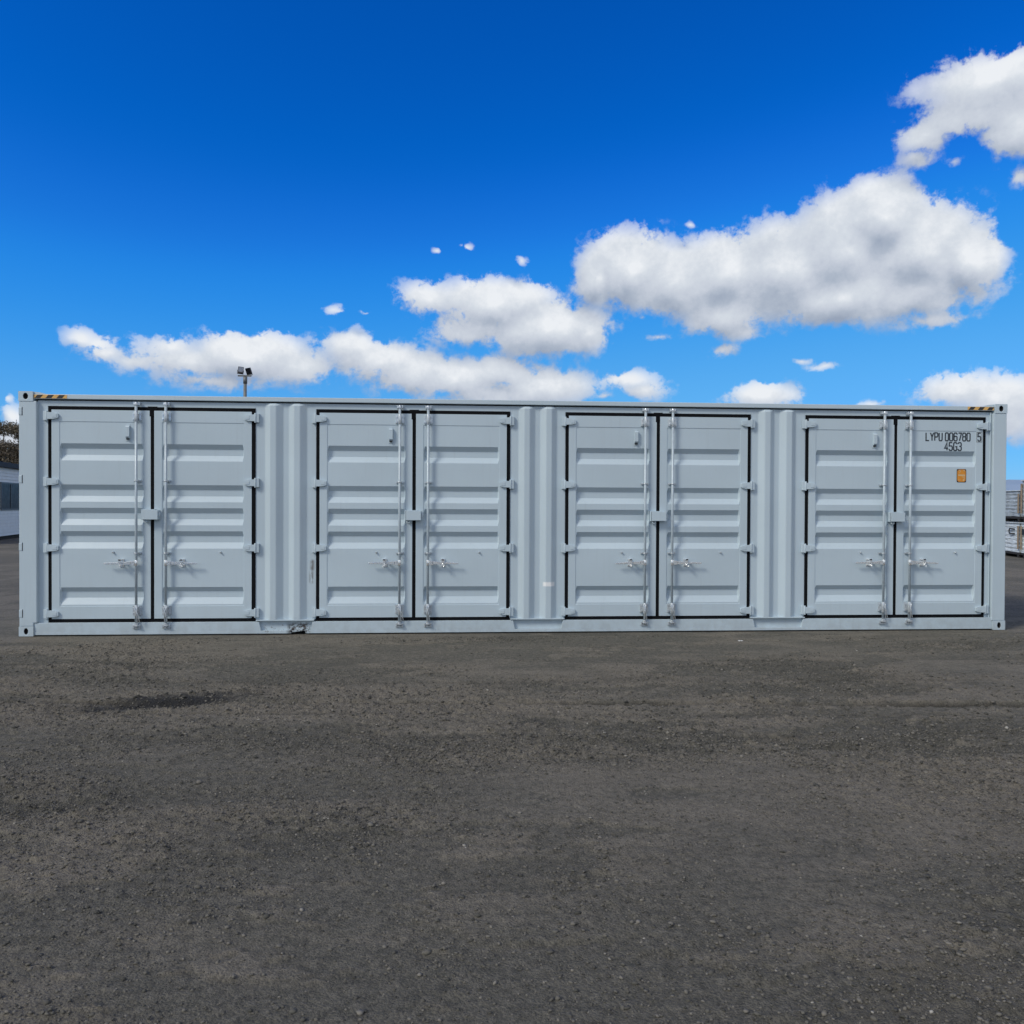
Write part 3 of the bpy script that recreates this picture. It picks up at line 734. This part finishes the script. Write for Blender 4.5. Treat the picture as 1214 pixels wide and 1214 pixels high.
def hinge(x_leaf, x_frame, z, parent, s):
    """s=+1 leaf lies to the right of the frame"""
    mb = MB()
    # lug plate welded to the frame
    xb0 = x_frame - s * 0.058; xb1 = x_frame - s * 0.004
    a, b_ = sorted((xb0, xb1))
    mb.prism_z([(a, 0.049), (b_, 0.049), (b_, 0.012), (a, 0.018)] if s > 0 else [(a, 0.049), (b_, 0.049), (b_, 0.018), (a, 0.012)], z - 0.054, z + 0.054)
    # pin
    xp = x_frame - s * 0.016
    mb.tube([(xp, 0.016, z - 0.058), (xp, 0.016, z + 0.058)], 0.010, 12)
    # tapered blade crossing the gasket on to the leaf
    x0 = xp; x1 = x_leaf + s * 0.084; xm = x_leaf + s * 0.03
    pts = [(x0, z - 0.041), (xm, z - 0.039), (x1 - s * 0.010, z - 0.029), (x1, z - 0.021), (x1, z + 0.021), (x1 - s * 0.010, z + 0.029), (xm, z + 0.039), (x0, z + 0.041)]
    if s < 0: pts = pts[::-1]
    mb.prism_y(pts, 0.008, 0.033)
    a, b_ = sorted((xm - s * 0.01, x1 - s * 0.016))
    mb.box(a, b_, 0.0045, 0.0078, z - 0.019, z + 0.019)
    mb.build('hinge', PM, parent, bevel=0.003)

def bar_set(x, s, parent, seed):
    """locking bar at x; s=-1: handle points left"""
    rr = random.Random(seed)
    yb = -0.012
    mb = MB(); mb.tube([(x, yb, 0.14), (x, yb, 2.755)], 0.0155, 14); mb.build('locking_bar', M['bar'], parent)
    # top cam and keeper
    mb = MB()
    mb.tube([(x, yb, 2.742), (x, yb, 2.782)], [0.021, 0.016], 10)
    mb.prism_z([(x - 0.024, -0.03), (x + 0.010, -0.032), (x + 0.026, -0.008), (x + 0.014, 0.012), (x - 0.022, 0.010)], 2.752, 2.768)
    mb.box(x - 0.036, x - 0.022, -0.004, 0.0495, 2.748, 2.785); mb.box(x + 0.024, x + 0.038, -0.004, 0.0495, 2.748, 2.785)
    mb.build('bar_cam', M['galv'], parent, bevel=0.002)
    # upper bearing bracket with two bolted ears
    mb = MB()
    mb.box(x - 0.052, x - 0.022, 0.012, 0.0335, 2.568, 2.662); mb.box(x + 0.022, x + 0.052, 0.012, 0.0335, 2.568, 2.662)
    mb.tube([(x, yb, 2.555), (x, yb, 2.672)], 0.0195, 12)
    mb.box(x - 0.022, x + 0.022, 0.004, 0.033, 2.59, 2.645)
    for dx in (-0.038, 0.038):
        for dz in (-0.026, 0.026): mb.tube([(x + dx, 0.012, 2.615 + dz), (x + dx, 0.004, 2.615 + dz)], 0.008, 6)
    mb.build('bearing_bracket', M['galv'], parent, bevel=0.0015)
    # two guide straps
    for z in (1.849, 0.985):
        mb = MB(); mb.box(x - 0.046, x + 0.046, 0.024, 0.0335, z - 0.012, z + 0.012)
        mb.tube([(x - 0.020, 0.026, z), (x - 0.019, -0.02, z), (x, -0.031, z), (x + 0.019, -0.02, z), (x + 0.020, 0.026, z)], 0.0065, 8)
        for dx in (-0.036, 0.036): mb.tube([(x + dx, 0.024, z), (x + dx, 0.013, z)], 0.010, 6)
        mb.build('guide_strap', M['galv'], parent)
    # lower bracket
    mb = MB()
    mb.box(x - 0.05, x - 0.02, 0.010, 0.0335, 0.245, 0.355); mb.box(x + 0.02, x + 0.05, 0.010, 0.0335, 0.245, 0.355)
    mb.tube([(x, yb, 0.235), (x, yb, 0.365)], 0.0195, 12)
    mb.box(x - 0.02, x + 0.02, 0.004, 0.033, 0.26, 0.34)
    for dx in (-0.037, 0.037):
        for dz in (-0.032, 0.032): mb.tube([(x + dx, 0.010, 0.30 + dz), (x + dx, 0.002, 0.30 + dz)], 0.008, 6)
    t = rr.uniform(-0.012, 0.022)
    mb.tube([(x - 0.02, -0.036, 0.34), (x + 0.012 + t, -0.042, 0.26), (x + 0.028 + t, -0.034, 0.17)], 0.0055, 8)
    mb.tube([(x + 0.014, -0.034, 0.345), (x - 0.004 + t, -0.044, 0.27), (x + 0.004 + t, -0.036, 0.16)], 0.0045, 8)
    mb.build('bearing_bracket', M['galv'], parent, bevel=0.0015)
    # bottom cam in its keeper
    mb = MB()
    mb.tube([(x, yb, 0.105), (x, yb, 0.150)], [0.019, 0.024], 10)
    mb.prism_z([(x - 0.022, -0.036), (x + 0.022, -0.036), (x + 0.036, -0.006), (x + 0.018, 0.010), (x - 0.024, 0.010)], 0.112, 0.130)
    mb.box(x - 0.044, x - 0.026, -0.010, 0.0115, 0.085, 0.132); mb.box(x + 0.028, x + 0.046, -0.010, 0.0115, 0.085, 0.132)
    mb.box(x - 0.044, x + 0.046, -0.004, 0.0115, 0.082, 0.096)
    mb.build('bar_cam', M['galv'], parent, bevel=0.002)
    # handle: hub on the bar, flat lever, catch with retainer half way
    zh = 0.868; tip = zh - 0.006 + rr.uniform(-0.004, 0.004)
    mb = MB()
    mb.box(*sorted((x + s * 0.016, x + s * 0.062)), -0.030, 0.006, zh - 0.026, zh + 0.024)
    mb.tube([(x, yb, zh - 0.034), (x, yb, zh + 0.034)], 0.0205, 12)
    pts = [(x + s * 0.055, zh - 0.018), (x + s * 0.13, zh - 0.020), (x + s * 0.19, zh - 0.015), (x + s * 0.365, tip - 0.010), (x + s * 0.374, tip + 0.002), (x + s * 0.365, tip + 0.008),
           (x + s * 0.19, zh + 0.011), (x + s * 0.13, zh + 0.013), (x + s * 0.055, zh + 0.020)]
    if s < 0: pts = pts[::-1]
    mb.prism_y(pts, -0.030, -0.019)
    mb.build('handle', M['bright'], parent, bevel=0.002)
    xc = x + s * 0.182
    mb = MB()
    mb.box(xc - 0.026, xc + 0.026, 0.030, 0.0385, zh - 0.05, zh + 0.045)
    mb.tube([(xc - 0.012, 0.034, zh - 0.030), (xc - 0.012, -0.030, zh - 0.030), (xc, -0.046, zh - 0.030), (xc + 0.012, -0.030, zh - 0.030), (xc + 0.012, 0.034, zh - 0.030)], 0.006, 8)
    mb.box(xc - 0.014, xc + 0.014, -0.046, -0.036, zh + 0.000, zh + 0.048)
    mb.box(xc - 0.014, xc + 0.014, -0.046, 0.034, zh + 0.030, zh + 0.046)
    mb.tube([(xc + s * 0.004, -0.05, zh - 0.002), (xc - s * 0.012, -0.052, zh - 0.03), (xc + s * 0.004, -0.05, zh - 0.052), (xc + s * 0.018, -0.05, zh - 0.03)], 0.004, 6)
    mb.build('handle_catch', M['bright'], parent, bevel=0.0015)

def gasket(x0, x1, leftside, parent, xc0, xc1):
    mb = MB(); ya, yb = 0.0425, 0.08
    if leftside: mb.box(x0, x1, ya, yb, ZG0, ZG1); xs_ = x1; xe = xc1
    else: mb.box(x0, x1, ya, yb, ZG0, ZG1); xs_ = xc1; xe = x0
    a, b_ = sorted((xs_, xe))
    mb.box(a + .0002, b_ - .0002, ya + .0002, yb, ZL1 + .0005, ZG1); mb.box(a + .0002, b_ - .0002, ya + .0002, yb, ZG0, ZL0 - .0005)
    if leftside:
        mb.box(xc0, xc1, 0.0395, yb, ZL0 - 0.002, ZL1 + 0.006)
        mb.box(xc0 - 0.035, xc1 + 0.035, 0.036, 0.05, ZL1 + 0.008, ZG1 + 0.007)
        mb.box(xc0 - 0.012, xc1, 0.0325, 0.05, ZL1 - 0.07, ZL1 + 0.009)
    mb.build('gasket', M['rubber'], parent, bevel=0.003)

doors = []
for bi, (g0, l0, c0, c1, l1, g1) in enumerate(BAYS):
    cx = (c0 + c1) / 2
    # left leaf
    d, xa, xb = leaf(l0, c0, True); doors.append(d)
    for z in HZ: hinge(l0, g0 + 0.012, z, d, +1)
    gasket(g0, l0, True, d, c0, c1)
    bar_set(cx - 0.172, -1, d, bi * 2)
    xv = cx - 0.287        # ventilator
    mb = MB()
    mb.box(xv - 0.022, xv + 0.026, 0.0345, 0.0385, 2.322, 2.525)
    mb.prism_x([(0.0345, 2.350), (0.012, 2.362), (0.004, 2.375), (0.004, 2.490), (0.014, 2.503), (0.0345, 2.505)], xv - 0.016, xv + 0.028)
    o = mb.build('vent', PM, d, bevel=0.002)
    mb.v = []; mb.f = []; mb.mi = []; mb.smooth = []
    mb.box(xv - 0.012, xv + 0.022, 0.010, 0.0335, 2.340, 2.3495)
    mb.build('vent_mouth', M['dark'], d)
    for xs_, dd in ((cx - 0.455 - 0.0, d),):
        mb = MB(); mb.tube([(xs_, 0.040, 0.993), (xs_, 0.016, 0.990)], [0.013, 0.009], 10); mb.build('stop_stud', M['galv'], dd)
    # lock box bridging the centre seam
    mb = MB(); xl = cx - 0.108
    mb.box(xl + 0.016, cx + 0.088, -0.048, 0.033, 1.387, 1.500)
    mb.box(xl, xl + 0.012, -0.036, 0.033, 1.384, 1.508); mb.box(xl, cx + 0.050, -0.030, 0.033, 1.5015, 1.509)
    mb.build('lock_box', PM, d, bevel=0.003)
    mb = MB(); mb.box(xl + 0.012, xl + 0.016, -0.034, 0.032, 1.387, 1.5008); mb.build('lock_box_gap', M['dark'], d)
    mb = MB(); mb.tube([(cx - 0.085, -0.02, 1.384), (cx - 0.082, -0.026, 1.362), (cx - 0.066, -0.028, 1.353), (cx - 0.048, -0.026, 1.360), (cx - 0.045, -0.02, 1.384)], 0.006, 8); mb.build('lock_shackle', M['bar'], d)
    # right leaf
    d, xa, xb = leaf(c1, l1, False); doors.append(d)
    for z in HZ: hinge(l1, g1 - 0.012, z, d, -1)
    gasket(l1, g1, False, d, c0, c1)
    bar_set(cx + 0.172, +1, d, bi * 2 + 1)
    mb = MB(); mb.tube([(cx + 0.80, 0.040, 0.993), (cx + 0.80, 0.016, 0.990)], [0.013, 0.009], 10); mb.build('stop_stud', M['galv'], d)
    mb = MB(); mb.tube([(cx + 0.089, -0.028, 1.475), (cx + 0.104, -0.030, 1.470), (cx + 0.110, -0.030, 1.445), (cx + 0.104, -0.030, 1.420), (cx + 0.089, -0.028, 1.415)], 0.0055, 8); mb.build('lock_shackle', M['bar'], d)

# ---- stencilled number on the last door
GL = {
 'L': ([[(0, 1), (0, 0), (.5, 0)]]), 'Y': ([[(0, 1), (.27, .48), (.27, 0)], [(.54, 1), (.27, .48)]]),
 'P': ([[(0, 0), (0, 1), (.38, 1), (.5, .88), (.5, .6), (.38, .47), (0, .47)]]),
 'U': ([[(0, 1), (0, .12), (.1, 0), (.4, 0), (.5, .12), (.5, 1)]]),
 '0': ([[(0, .12), (0, .88), (.1, 1), (.4, 1), (.5, .88), (.5, .12), (.4, 0), (.1, 0), (0, .12)]]),
 '6': ([[(.5, .80), (.5, .88), (.4, 1), (.1, 1), (0, .88), (0, .12), (.1, 0), (.4, 0), (.5, .12), (.5, .46), (.4, .57), (.1, .57), (0, .5)]]),
 '7': ([[(0, 1), (.5, 1), (.18, 0)]]),
 '8': ([[(.1, .53), (0, .64), (0, .88), (.1, 1), (.4, 1), (.5, .88), (.5, .64), (.4, .53), (.1, .53), (0, .42), (0, .12), (.1, 0), (.4, 0), (.5, .12), (.5, .42), (.4, .53)]]),
 '5': ([[(.5, 1), (.03, 1), (.0, .56), (.38, .58), (.5, .46), (.5, .12), (.4, 0), (.1, 0), (0, .12), (0, .2)]]),
 '4': ([[(.38, 0), (.38, 1), (0, .28), (.54, .28)]]),
 'G': ([[(.5, .80), (.5, .88), (.4, 1), (.1, 1), (0, .88), (0, .12), (.1, 0), (.4, 0), (.5, .12), (.5, .48), (.26, .48)]]),
 '3': ([[(0, .82), (0, .88), (.1, 1), (.4, 1), (.5, .88), (.5, .64), (.4, .53), (.18, .53)], [(.4, .53), (.5, .42), (.5, .12), (.4, 0), (.1, 0), (0, .12), (0, .2)]]),
}
def write(text, x0, z0, pitch, w, h, th, y, parent, mat):
    mb = MB(); lay = 0
    x = x0
    for ch in text:
        if ch != ' ':
            for line in GL[ch]:
                p = [Vector((x + a * w / 0.5, z0 + b_ * h)) for a, b_ in line]
                closed = (p[0] - p[-1]).length < 1e-6
                n = len(p); lft, rgt = [], []
                for i in range(n):
                    if closed: a_ = p[(i - 1) % (n - 1)] if i not in (0, n - 1) else p[n - 2]; c_ = p[(i + 1) % (n - 1)] if i not in (0, n - 1) else p[1]
                    else: a_ = p[i - 1] if i else None; c_ = p[i + 1] if i < n - 1 else None
                    d0 = (p[i] - a_).normalized() if a_ is not None else (c_ - p[i]).normalized()
                    d1 = (c_ - p[i]).normalized() if c_ is not None else d0
                    t = (d0 + d1); t = t.normalized() if t.length > 1e-4 else d0
                    nn = Vector((-t.y, t.x)); k = 1 / max(0.45, nn.dot(Vector((-d0.y, d0.x))))
                    lft.append(p[i] + nn * th / 2 * k); rgt.append(p[i] - nn * th / 2 * k)
                yy = y - 0.00025 * lay; lay = (lay + 1) % 3
                mb.add([(q_.x, yy, q_.y) for q_ in lft] + [(q_.x, yy, q_.y) for q_ in rgt], [(i, i + n, i + n + 1, i + 1) for i in range(n - 1)])
            x += pitch
        else: x += pitch * 0.43
    return mb.build('lettering', mat, parent, recalc=False)
dl = doors[-1]
write('LYPU 006780', 11.139, 2.424, 0.0580, 0.040, 0.100, 0.0165, 0.0380, dl, M['letter'])
write('45G3', 11.388, 2.301, 0.0600, 0.041, 0.100, 0.0165, 0.0380, dl, M['letter'])
write('5', 11.829, 2.425, 0.06, 0.036, 0.100, 0.0165, 0.0330, dl, M['letter'])
mb = MB(); xa, xb, za, zb = 11.807, 11.885, 2.407, 2.541
for q_ in ((xa, xb, za, za + .008), (xa, xb, zb - .008, zb), (xa, xa + .008, za + .0082, zb - .0082), (xb - .008, xb, za + .0082, zb - .0082)): mb.box(q_[0], q_[1], 0.0325, 0.0338, q_[2], q_[3])
mb.build('number_box', M['ghost'], dl)
# orange plate with pale print
def rrect(x0, x1, z0, z1, r, k=5):
    pts = []
    for cx, cz, a0 in ((x1 - r, z0 + r, -90), (x1 - r, z1 - r, 0), (x0 + r, z1 - r, 90), (x0 + r, z0 + r, 180)):
        for i in range(k + 1):
            a = R(a0 + 90 * i / k); pts.append((cx + r * math.cos(a), cz + r * math.sin(a)))
    return pts
mb = MB(); x0, x1, z0, z1 = 11.553, 11.678, 1.893, 2.063
mb.prism_y(rrect(x0, x1, z0, z1, 0.016), 0.0362, 0.0388, 0)
mb.prism_y(rrect(x0 + .006, x1 - .006, z0 + .006, z1 - .006, 0.004), 0.0355, 0.0361, 1)
for q_ in [(.022, .048, .148, .155), (.042, .048, .128, .1478), (.030, .036, .115, .1278), (.018, .108, .082, .100), (.078, .084, .060, .0815), (.096, .102, .028, .0815), (.0845, .0955, .062, .068), (.078, .100, .018, .024), (.084, .092, .0245, .040), (.022, .026, .020, .040), (.040, .044, .020, .040), (.084, .108, .145, .150), (.090, .104, .1505, .156)]:
    mb.box(x0 + q_[0], x0 + q_[1], 0.0350, 0.0353, z0 + q_[2], z0 + q_[3], 2)
for cx_, cz_ in ((.012, .012), (.113, .012), (.012, .158), (.113, .158)):
    mb.prism_y(rrect(x0 + cx_ - .008, x0 + cx_ + .008, z0 + cz_ - .008, z0 + cz_ + .008, .005, 3), 0.0345, 0.0354, 0)
mb.build('safety_plate', [M['black'], M['orange'], M['plate_print']], dl)

# ------------------------------------------------------------------ floodlight pole
fp = tag(empty('floodlight_pole', (-5.28, 30.9, 0)), 'tall weathered pole with two floodlights rising behind the container', 'floodlight')
mb = MB(); mb.tube([(0, 0, -0.1), (0, 0, 4), (0.03, 0, 7.75)], [0.13, 0.115, 0.075], 12); mb.tube([(0.03, 0, 7.45), (0.03, 0, 7.78)], 0.10, 12); mb.build('pole', M['pole'], fp)
mb = MB(); mb.box(-0.32, 0.32, -0.05, 0.05, 7.80, 7.86); mb.build('crossbar', M['pole'], fp)
for sx, ry, mt_, dz in ((-0.19, 0.10, 'lampglass', 0.02), (0.20, -0.12, 'lampbody', -0.03)):
    o = empty('floodlight', (sx, 0, 8.08 + dz)); o.parent = fp; o.rotation_euler = (R(-16) if sx < 0 else R(22), ry, R(12) if sx < 0 else R(-20))
    mb = MB(); mb.box(-0.13, 0.13, -0.05, 0.05, -0.17, 0.17); mb.box(-0.10, 0.10, 0.05, 0.09, -0.12, 0.12)
    for i in range(5): mb.box(-0.09 + i * 0.045 - 0.004, -0.09 + i * 0.045 + 0.004, 0.09, 0.115, -0.11, 0.11)
    mb.build('lamp_housing', M['lampbody'], o, bevel=0.01)
    mb = MB(); mb.box(-0.105, 0.105, -0.056, -0.0505, -0.105, 0.145); mb.build('lamp_glass', M['lampglass'] if sx < 0 else M['glass'], o)
    mb = MB(); mb.tube([(-0.145, 0, 0), (-0.145, 0, -0.2), (0.145, 0, -0.2), (0.145, 0, 0)], 0.012, 6); mb.build('yoke', M['pole'], o)

# ------------------------------------------------------------------ site building at the left edge
A = Vector((-13.48, 24.78, 0)); ang = math.atan2(2.35, -0.52)
sb = tag(empty('site_building', A, ang), 'low pale portable building with dark roof edge and dark window at the left edge', 'building')
# local frame: +x runs along the facade away from the camera, -y is the side facing the camera
mb = MB(); x0, x1 = -4.0, 9.0
z = 0.16
while z < 2.98:     # lapped boards
    z2 = min(z + 0.13, 2.98)
    mb.add([(x0, -0.02, z), (x1, -0.02, z), (x1, 0.0, z2), (x0, 0.0, z2)], [(0, 1, 2, 3)])
    mb.add([(x0, -0.02, z), (x1, -0.02, z), (x1, 0.0, z), (x0, 0.0, z)], [(3, 2, 1, 0)]); z = z2
mb.box(x0, x1, 0.002, 3.0, 0.16, 2.98)
mb.build('wall', M['cladding'], sb, recalc=False)
mb = MB(); mb.box(x0 - .1, x1 + .1, 0.12, 2.9, 0.0, 0.159); mb.build('skirt', M['timber'], sb)
mb = MB(); mb.box(x0 - .2, x1 + .2, -0.16, 3.15, 2.985, 3.14); mb.box(x0 - .15, x1 + .15, -0.10, 3.1, 3.14, 3.20); mb.build('roof', M['roofing'], sb, bevel=0.01)
mb = MB(); w0, w1, za, zb = -0.35, 2.35, 1.22, 2.38
for q_ in ((w0, w1, za, za + .06), (w0, w1, zb - .06, zb), (w0, w0 + .07, za + .06, zb - .06), (w1 - .07, w1, za + .06, zb - .06), ((w0 + w1) / 2 - .03, (w0 + w1) / 2 + .03, za + .06, zb - .06)): mb.box(q_[0], q_[1], -0.05, -0.021, q_[2], q_[3])
wn = mb.build('window', M['winframe'], sb)
mb = MB(); mb.box(w0 + .07, w1 - .07, -0.032, -0.0225, za + .06, zb - .06); mb.build('pane', M['glass'], wn)

# ------------------------------------------------------------------ trees
def tree(name, loc, hgt, crowns, nleaf, lsize, mat, label, cat, seed, trunk_r=0.22, trunk=True):
    rr = np.random.default_rng(seed); pr2 = random.Random(seed)
    t = tag(empty(name, loc), label, cat)
    if trunk:
        mb = MB()
        base = [(0, 0, -0.2), (0.1, 0.05, hgt * 0.15), (0.0, 0.1, hgt * 0.32), (0.15, 0, hgt * 0.45)]
        mb.tube(base, [trunk_r, trunk_r * .8, trunk_r * .65, trunk_r * .5], 9)
        for (cx, cy, cz, rx, ry, rz) in crowns:
            s0 = Vector(base[pr2.choice([1, 2, 3])]); e = Vector((cx, cy, cz - rz * 0.4)); mid = s0.lerp(e, 0.5) + Vector((pr2.uniform(-.2, .2), pr2.uniform(-.2, .2), pr2.uniform(-.1, .3)))
            mb.tube([s0, mid, e], [trunk_r * .4, trunk_r * .28, trunk_r * .1], 7)
            for k in range(3):
                e2 = e + Vector((pr2.uniform(-rx, rx) * .7, pr2.uniform(-ry, ry) * .7, pr2.uniform(0, rz)))
                mb.tube([e, e.lerp(e2, .5) + Vector((0, 0, .08)), e2], [trunk_r * .1, trunk_r * .07, trunk_r * .03], 5)
        mb.build('trunk', M['bark'], t)
    V, Fc = [], []
    tot = sum(c[3] * c[4] * c[5] for c in crowns)
    for (cx, cy, cz, rx, ry, rz) in crowns:
        n = int(nleaf * rx * ry * rz / tot) + 60
        ncl = max(8, n // 45)
        d = rr.normal(size=(ncl, 3)); d /= np.linalg.norm(d, axis=1)[:, None]; d *= rr.uniform(0.45, 1.0, (ncl, 1)) ** 0.6
        cl = d * [rx, ry, rz] + [cx, cy, cz]
        pc = cl[rr.integers(0, ncl, n)] + rr.normal(size=(n, 3)) * [0.20, 0.20, 0.13]
        for p in pc:
            a = rr.normal(size=3); a /= np.linalg.norm(a); b_ = np.cross(a, rr.normal(size=3)); b_ /= np.linalg.norm(b_)
            s = lsize * rr.uniform(.6, 1.3); k = len(V)
            V += [p - a * s, p + b_ * s * .3, p + a * s, p - b_ * s * .3]; Fc.append((k, k + 1, k + 2, k + 3))
    me = bpy.data.meshes.new('crown'); me.from_pydata([tuple(v) for v in V], [], Fc); me.materials.append(mat); me.update()
    link(bpy.data.objects.new('crown', me), t)
    return t
tree('gum_tree', (-28.4, 52.5, 0), 8.0, [(0.2, 0, 6.95, 1.5, 1.3, 0.40), (-1.6, 0, 6.6, 1.2, 1.2, 0.55), (1.7, 0.2, 6.35, 0.8, 0.9, 0.35), (-0.9, .3, 5.9, .5, .6, .3), (-2.8, 0, 6.0, 1.0, 1.0, 0.6), (1.9, -.2, 5.45, .6, .8, .3), (-1.7, 0, 5.2, .8, .8, .4), (0.9, 0, 5.0, 0.5, 0.5, 0.25)],
     12000, 0.10, M['leaf'], 'tall open gum tree with clouds showing through its crown at the left edge', 'tree', 5)
tree('leafy_shrub', (-21.6, 40.0, 0.62), 4.6, [(-1.6, 0, 2.9, 1.5, 1.4, 1.5), (0.1, 0, 2.9, 1.3, 1.3, 1.55), (1.4, .2, 2.5, 1.2, 1.3, 1.4), (-0.6, .4, 3.9, 1.1, 1.0, .65), (-3.0, 0, 2.6, 1.3, 1.2, 1.5), (0.8, 0, 3.9, .8, .8, .5)],
     42000, 0.085, M['leaf_low'], 'dense dark olive shrub behind the portable building, below the gum tree', 'shrub', 9, 0.14)

# ------------------------------------------------------------------ wrapped loads at the right edge
d_ = Vector((0.27, 1.18)).normalized()      # along their visible face, away from the camera
ang2 = math.atan2(d_.y, d_.x)
def load(s0, s1, z0, z1, label, seed, handle=False, depth=1.6, notch=False):
    rr = random.Random(seed)
    base = Vector((22.28, 13.39)) + d_ * s0
    t = tag(empty('wrapped_load', (base.x, base.y, z0), ang2), label, 'load', 'pale wrapped loads stacked beyond the right end')
    w = s1 - s0
    # local: +x along face, +y toward camera-left (visible side)
    mb = MB()
    zt = z1 - z0; zb = 0.16
    nz = 42; nxs = 12
    V = []
    for k in range(nz + 1):
        for i in range(nxs + 1):
            bx = i / nxs; bz = k / nz
            bul = 0.007 * math.sin(bz * math.pi * 14) + rr.uniform(-.008, .008)
            V.append((0.03 + bx * (w - .06), bul, zb + bz * (zt - zb)))
    mb.add(V, [(k * (nxs + 1) + i, k * (nxs + 1) + i + 1, (k + 1) * (nxs + 1) + i + 1, (k + 1) * (nxs + 1) + i) for k in range(nz) for i in range(nxs)])
    mb.box(0.035, w - 0.035, -depth, -0.03, zb, zt - .005)
    mb.build('wrapping', M['wrap_grey'] if z0 > 1 else M['wrap'], t)
    mb = MB(); mb.box(0.0, w, -depth, -0.002, 0.09, zb - .002)
    for q_ in (0.1, w / 2, w - 0.2): mb.box(q_, q_ + 0.1, -depth, -0.01, 0.0, 0.0895)
    mb.build('pallet', M['timber'], t)
    mb = MB(); mb.box(w - 0.10 if s0 < 0.2 else 0.02, w - 0.02 if s0 < 0.2 else 0.10, 0.03, 0.045, zb + 0.1, zt - .08); mb.build('edge_board', M['strap'], t)
    mb = MB(); mb.box(0.0, w, -depth, 0.036, zt, zt + 0.03); mb.build('top_cap', M['wrap'], t, bevel=0.01)
    if handle:
        mb = MB(); mb.tube([(w * .15, 0.03, zt - .18), (w * .27, 0.06, zt - .17), (w * .29, 0.06, zt - .25), (w * .27, 0.06, zt - .33), (w * .15, 0.03, zt - .32)], 0.020, 6); mb.build('sling_loop', M['black'], t)
    if notch:
        mb = MB(); mb.box(w - 0.36, w - 0.14, 0.036, 0.05, zt - .34, zt - .16); mb.build('lift_pocket', M['black'], t)
load(0.28, 2.4, 0.0, 1.05, 'lower pale wrapped load with a black sling loop, beside the container end', 1, handle=True)
load(0.28, 2.4, 1.10, 2.04, 'upper grey wrapped load with fine ribs, stacked beside the container end', 2)
load(-1.9, 0.20, 0.0, 1.05, 'lower pale load with a black square pocket, at the right edge', 3, notch=True)
load(-1.9, 0.20, 1.10, 2.34, 'tallest pale load with tan edge board, at the top right edge of the stack', 4)

# small scrap of paper on the ground
mb = MB(); n = 5
V = [(i * 0.013, j * 0.012, 0.004 + 0.008 * abs(math.sin(i * 1.9 + j))) for j in range(4) for i in range(n)]
mb.add(V, [(j * n + i, j * n + i + 1, (j + 1) * n + i + 1, (j + 1) * n + i) for j in range(3) for i in range(n - 1)])
o = mb.build('paper_scrap', M['paper'], None, recalc=False)
o.location = (8.42, -0.78, float(height(np.array([8.46]), np.array([-0.75]))[0]) + 0.004)
md = o.modifiers.new('solid', 'SOLIDIFY'); md.thickness = 0.002
tag(o, 'small crumpled white scrap lying on the gravel in front of the third doors', 'litter')

S.render.engine = 'CYCLES'
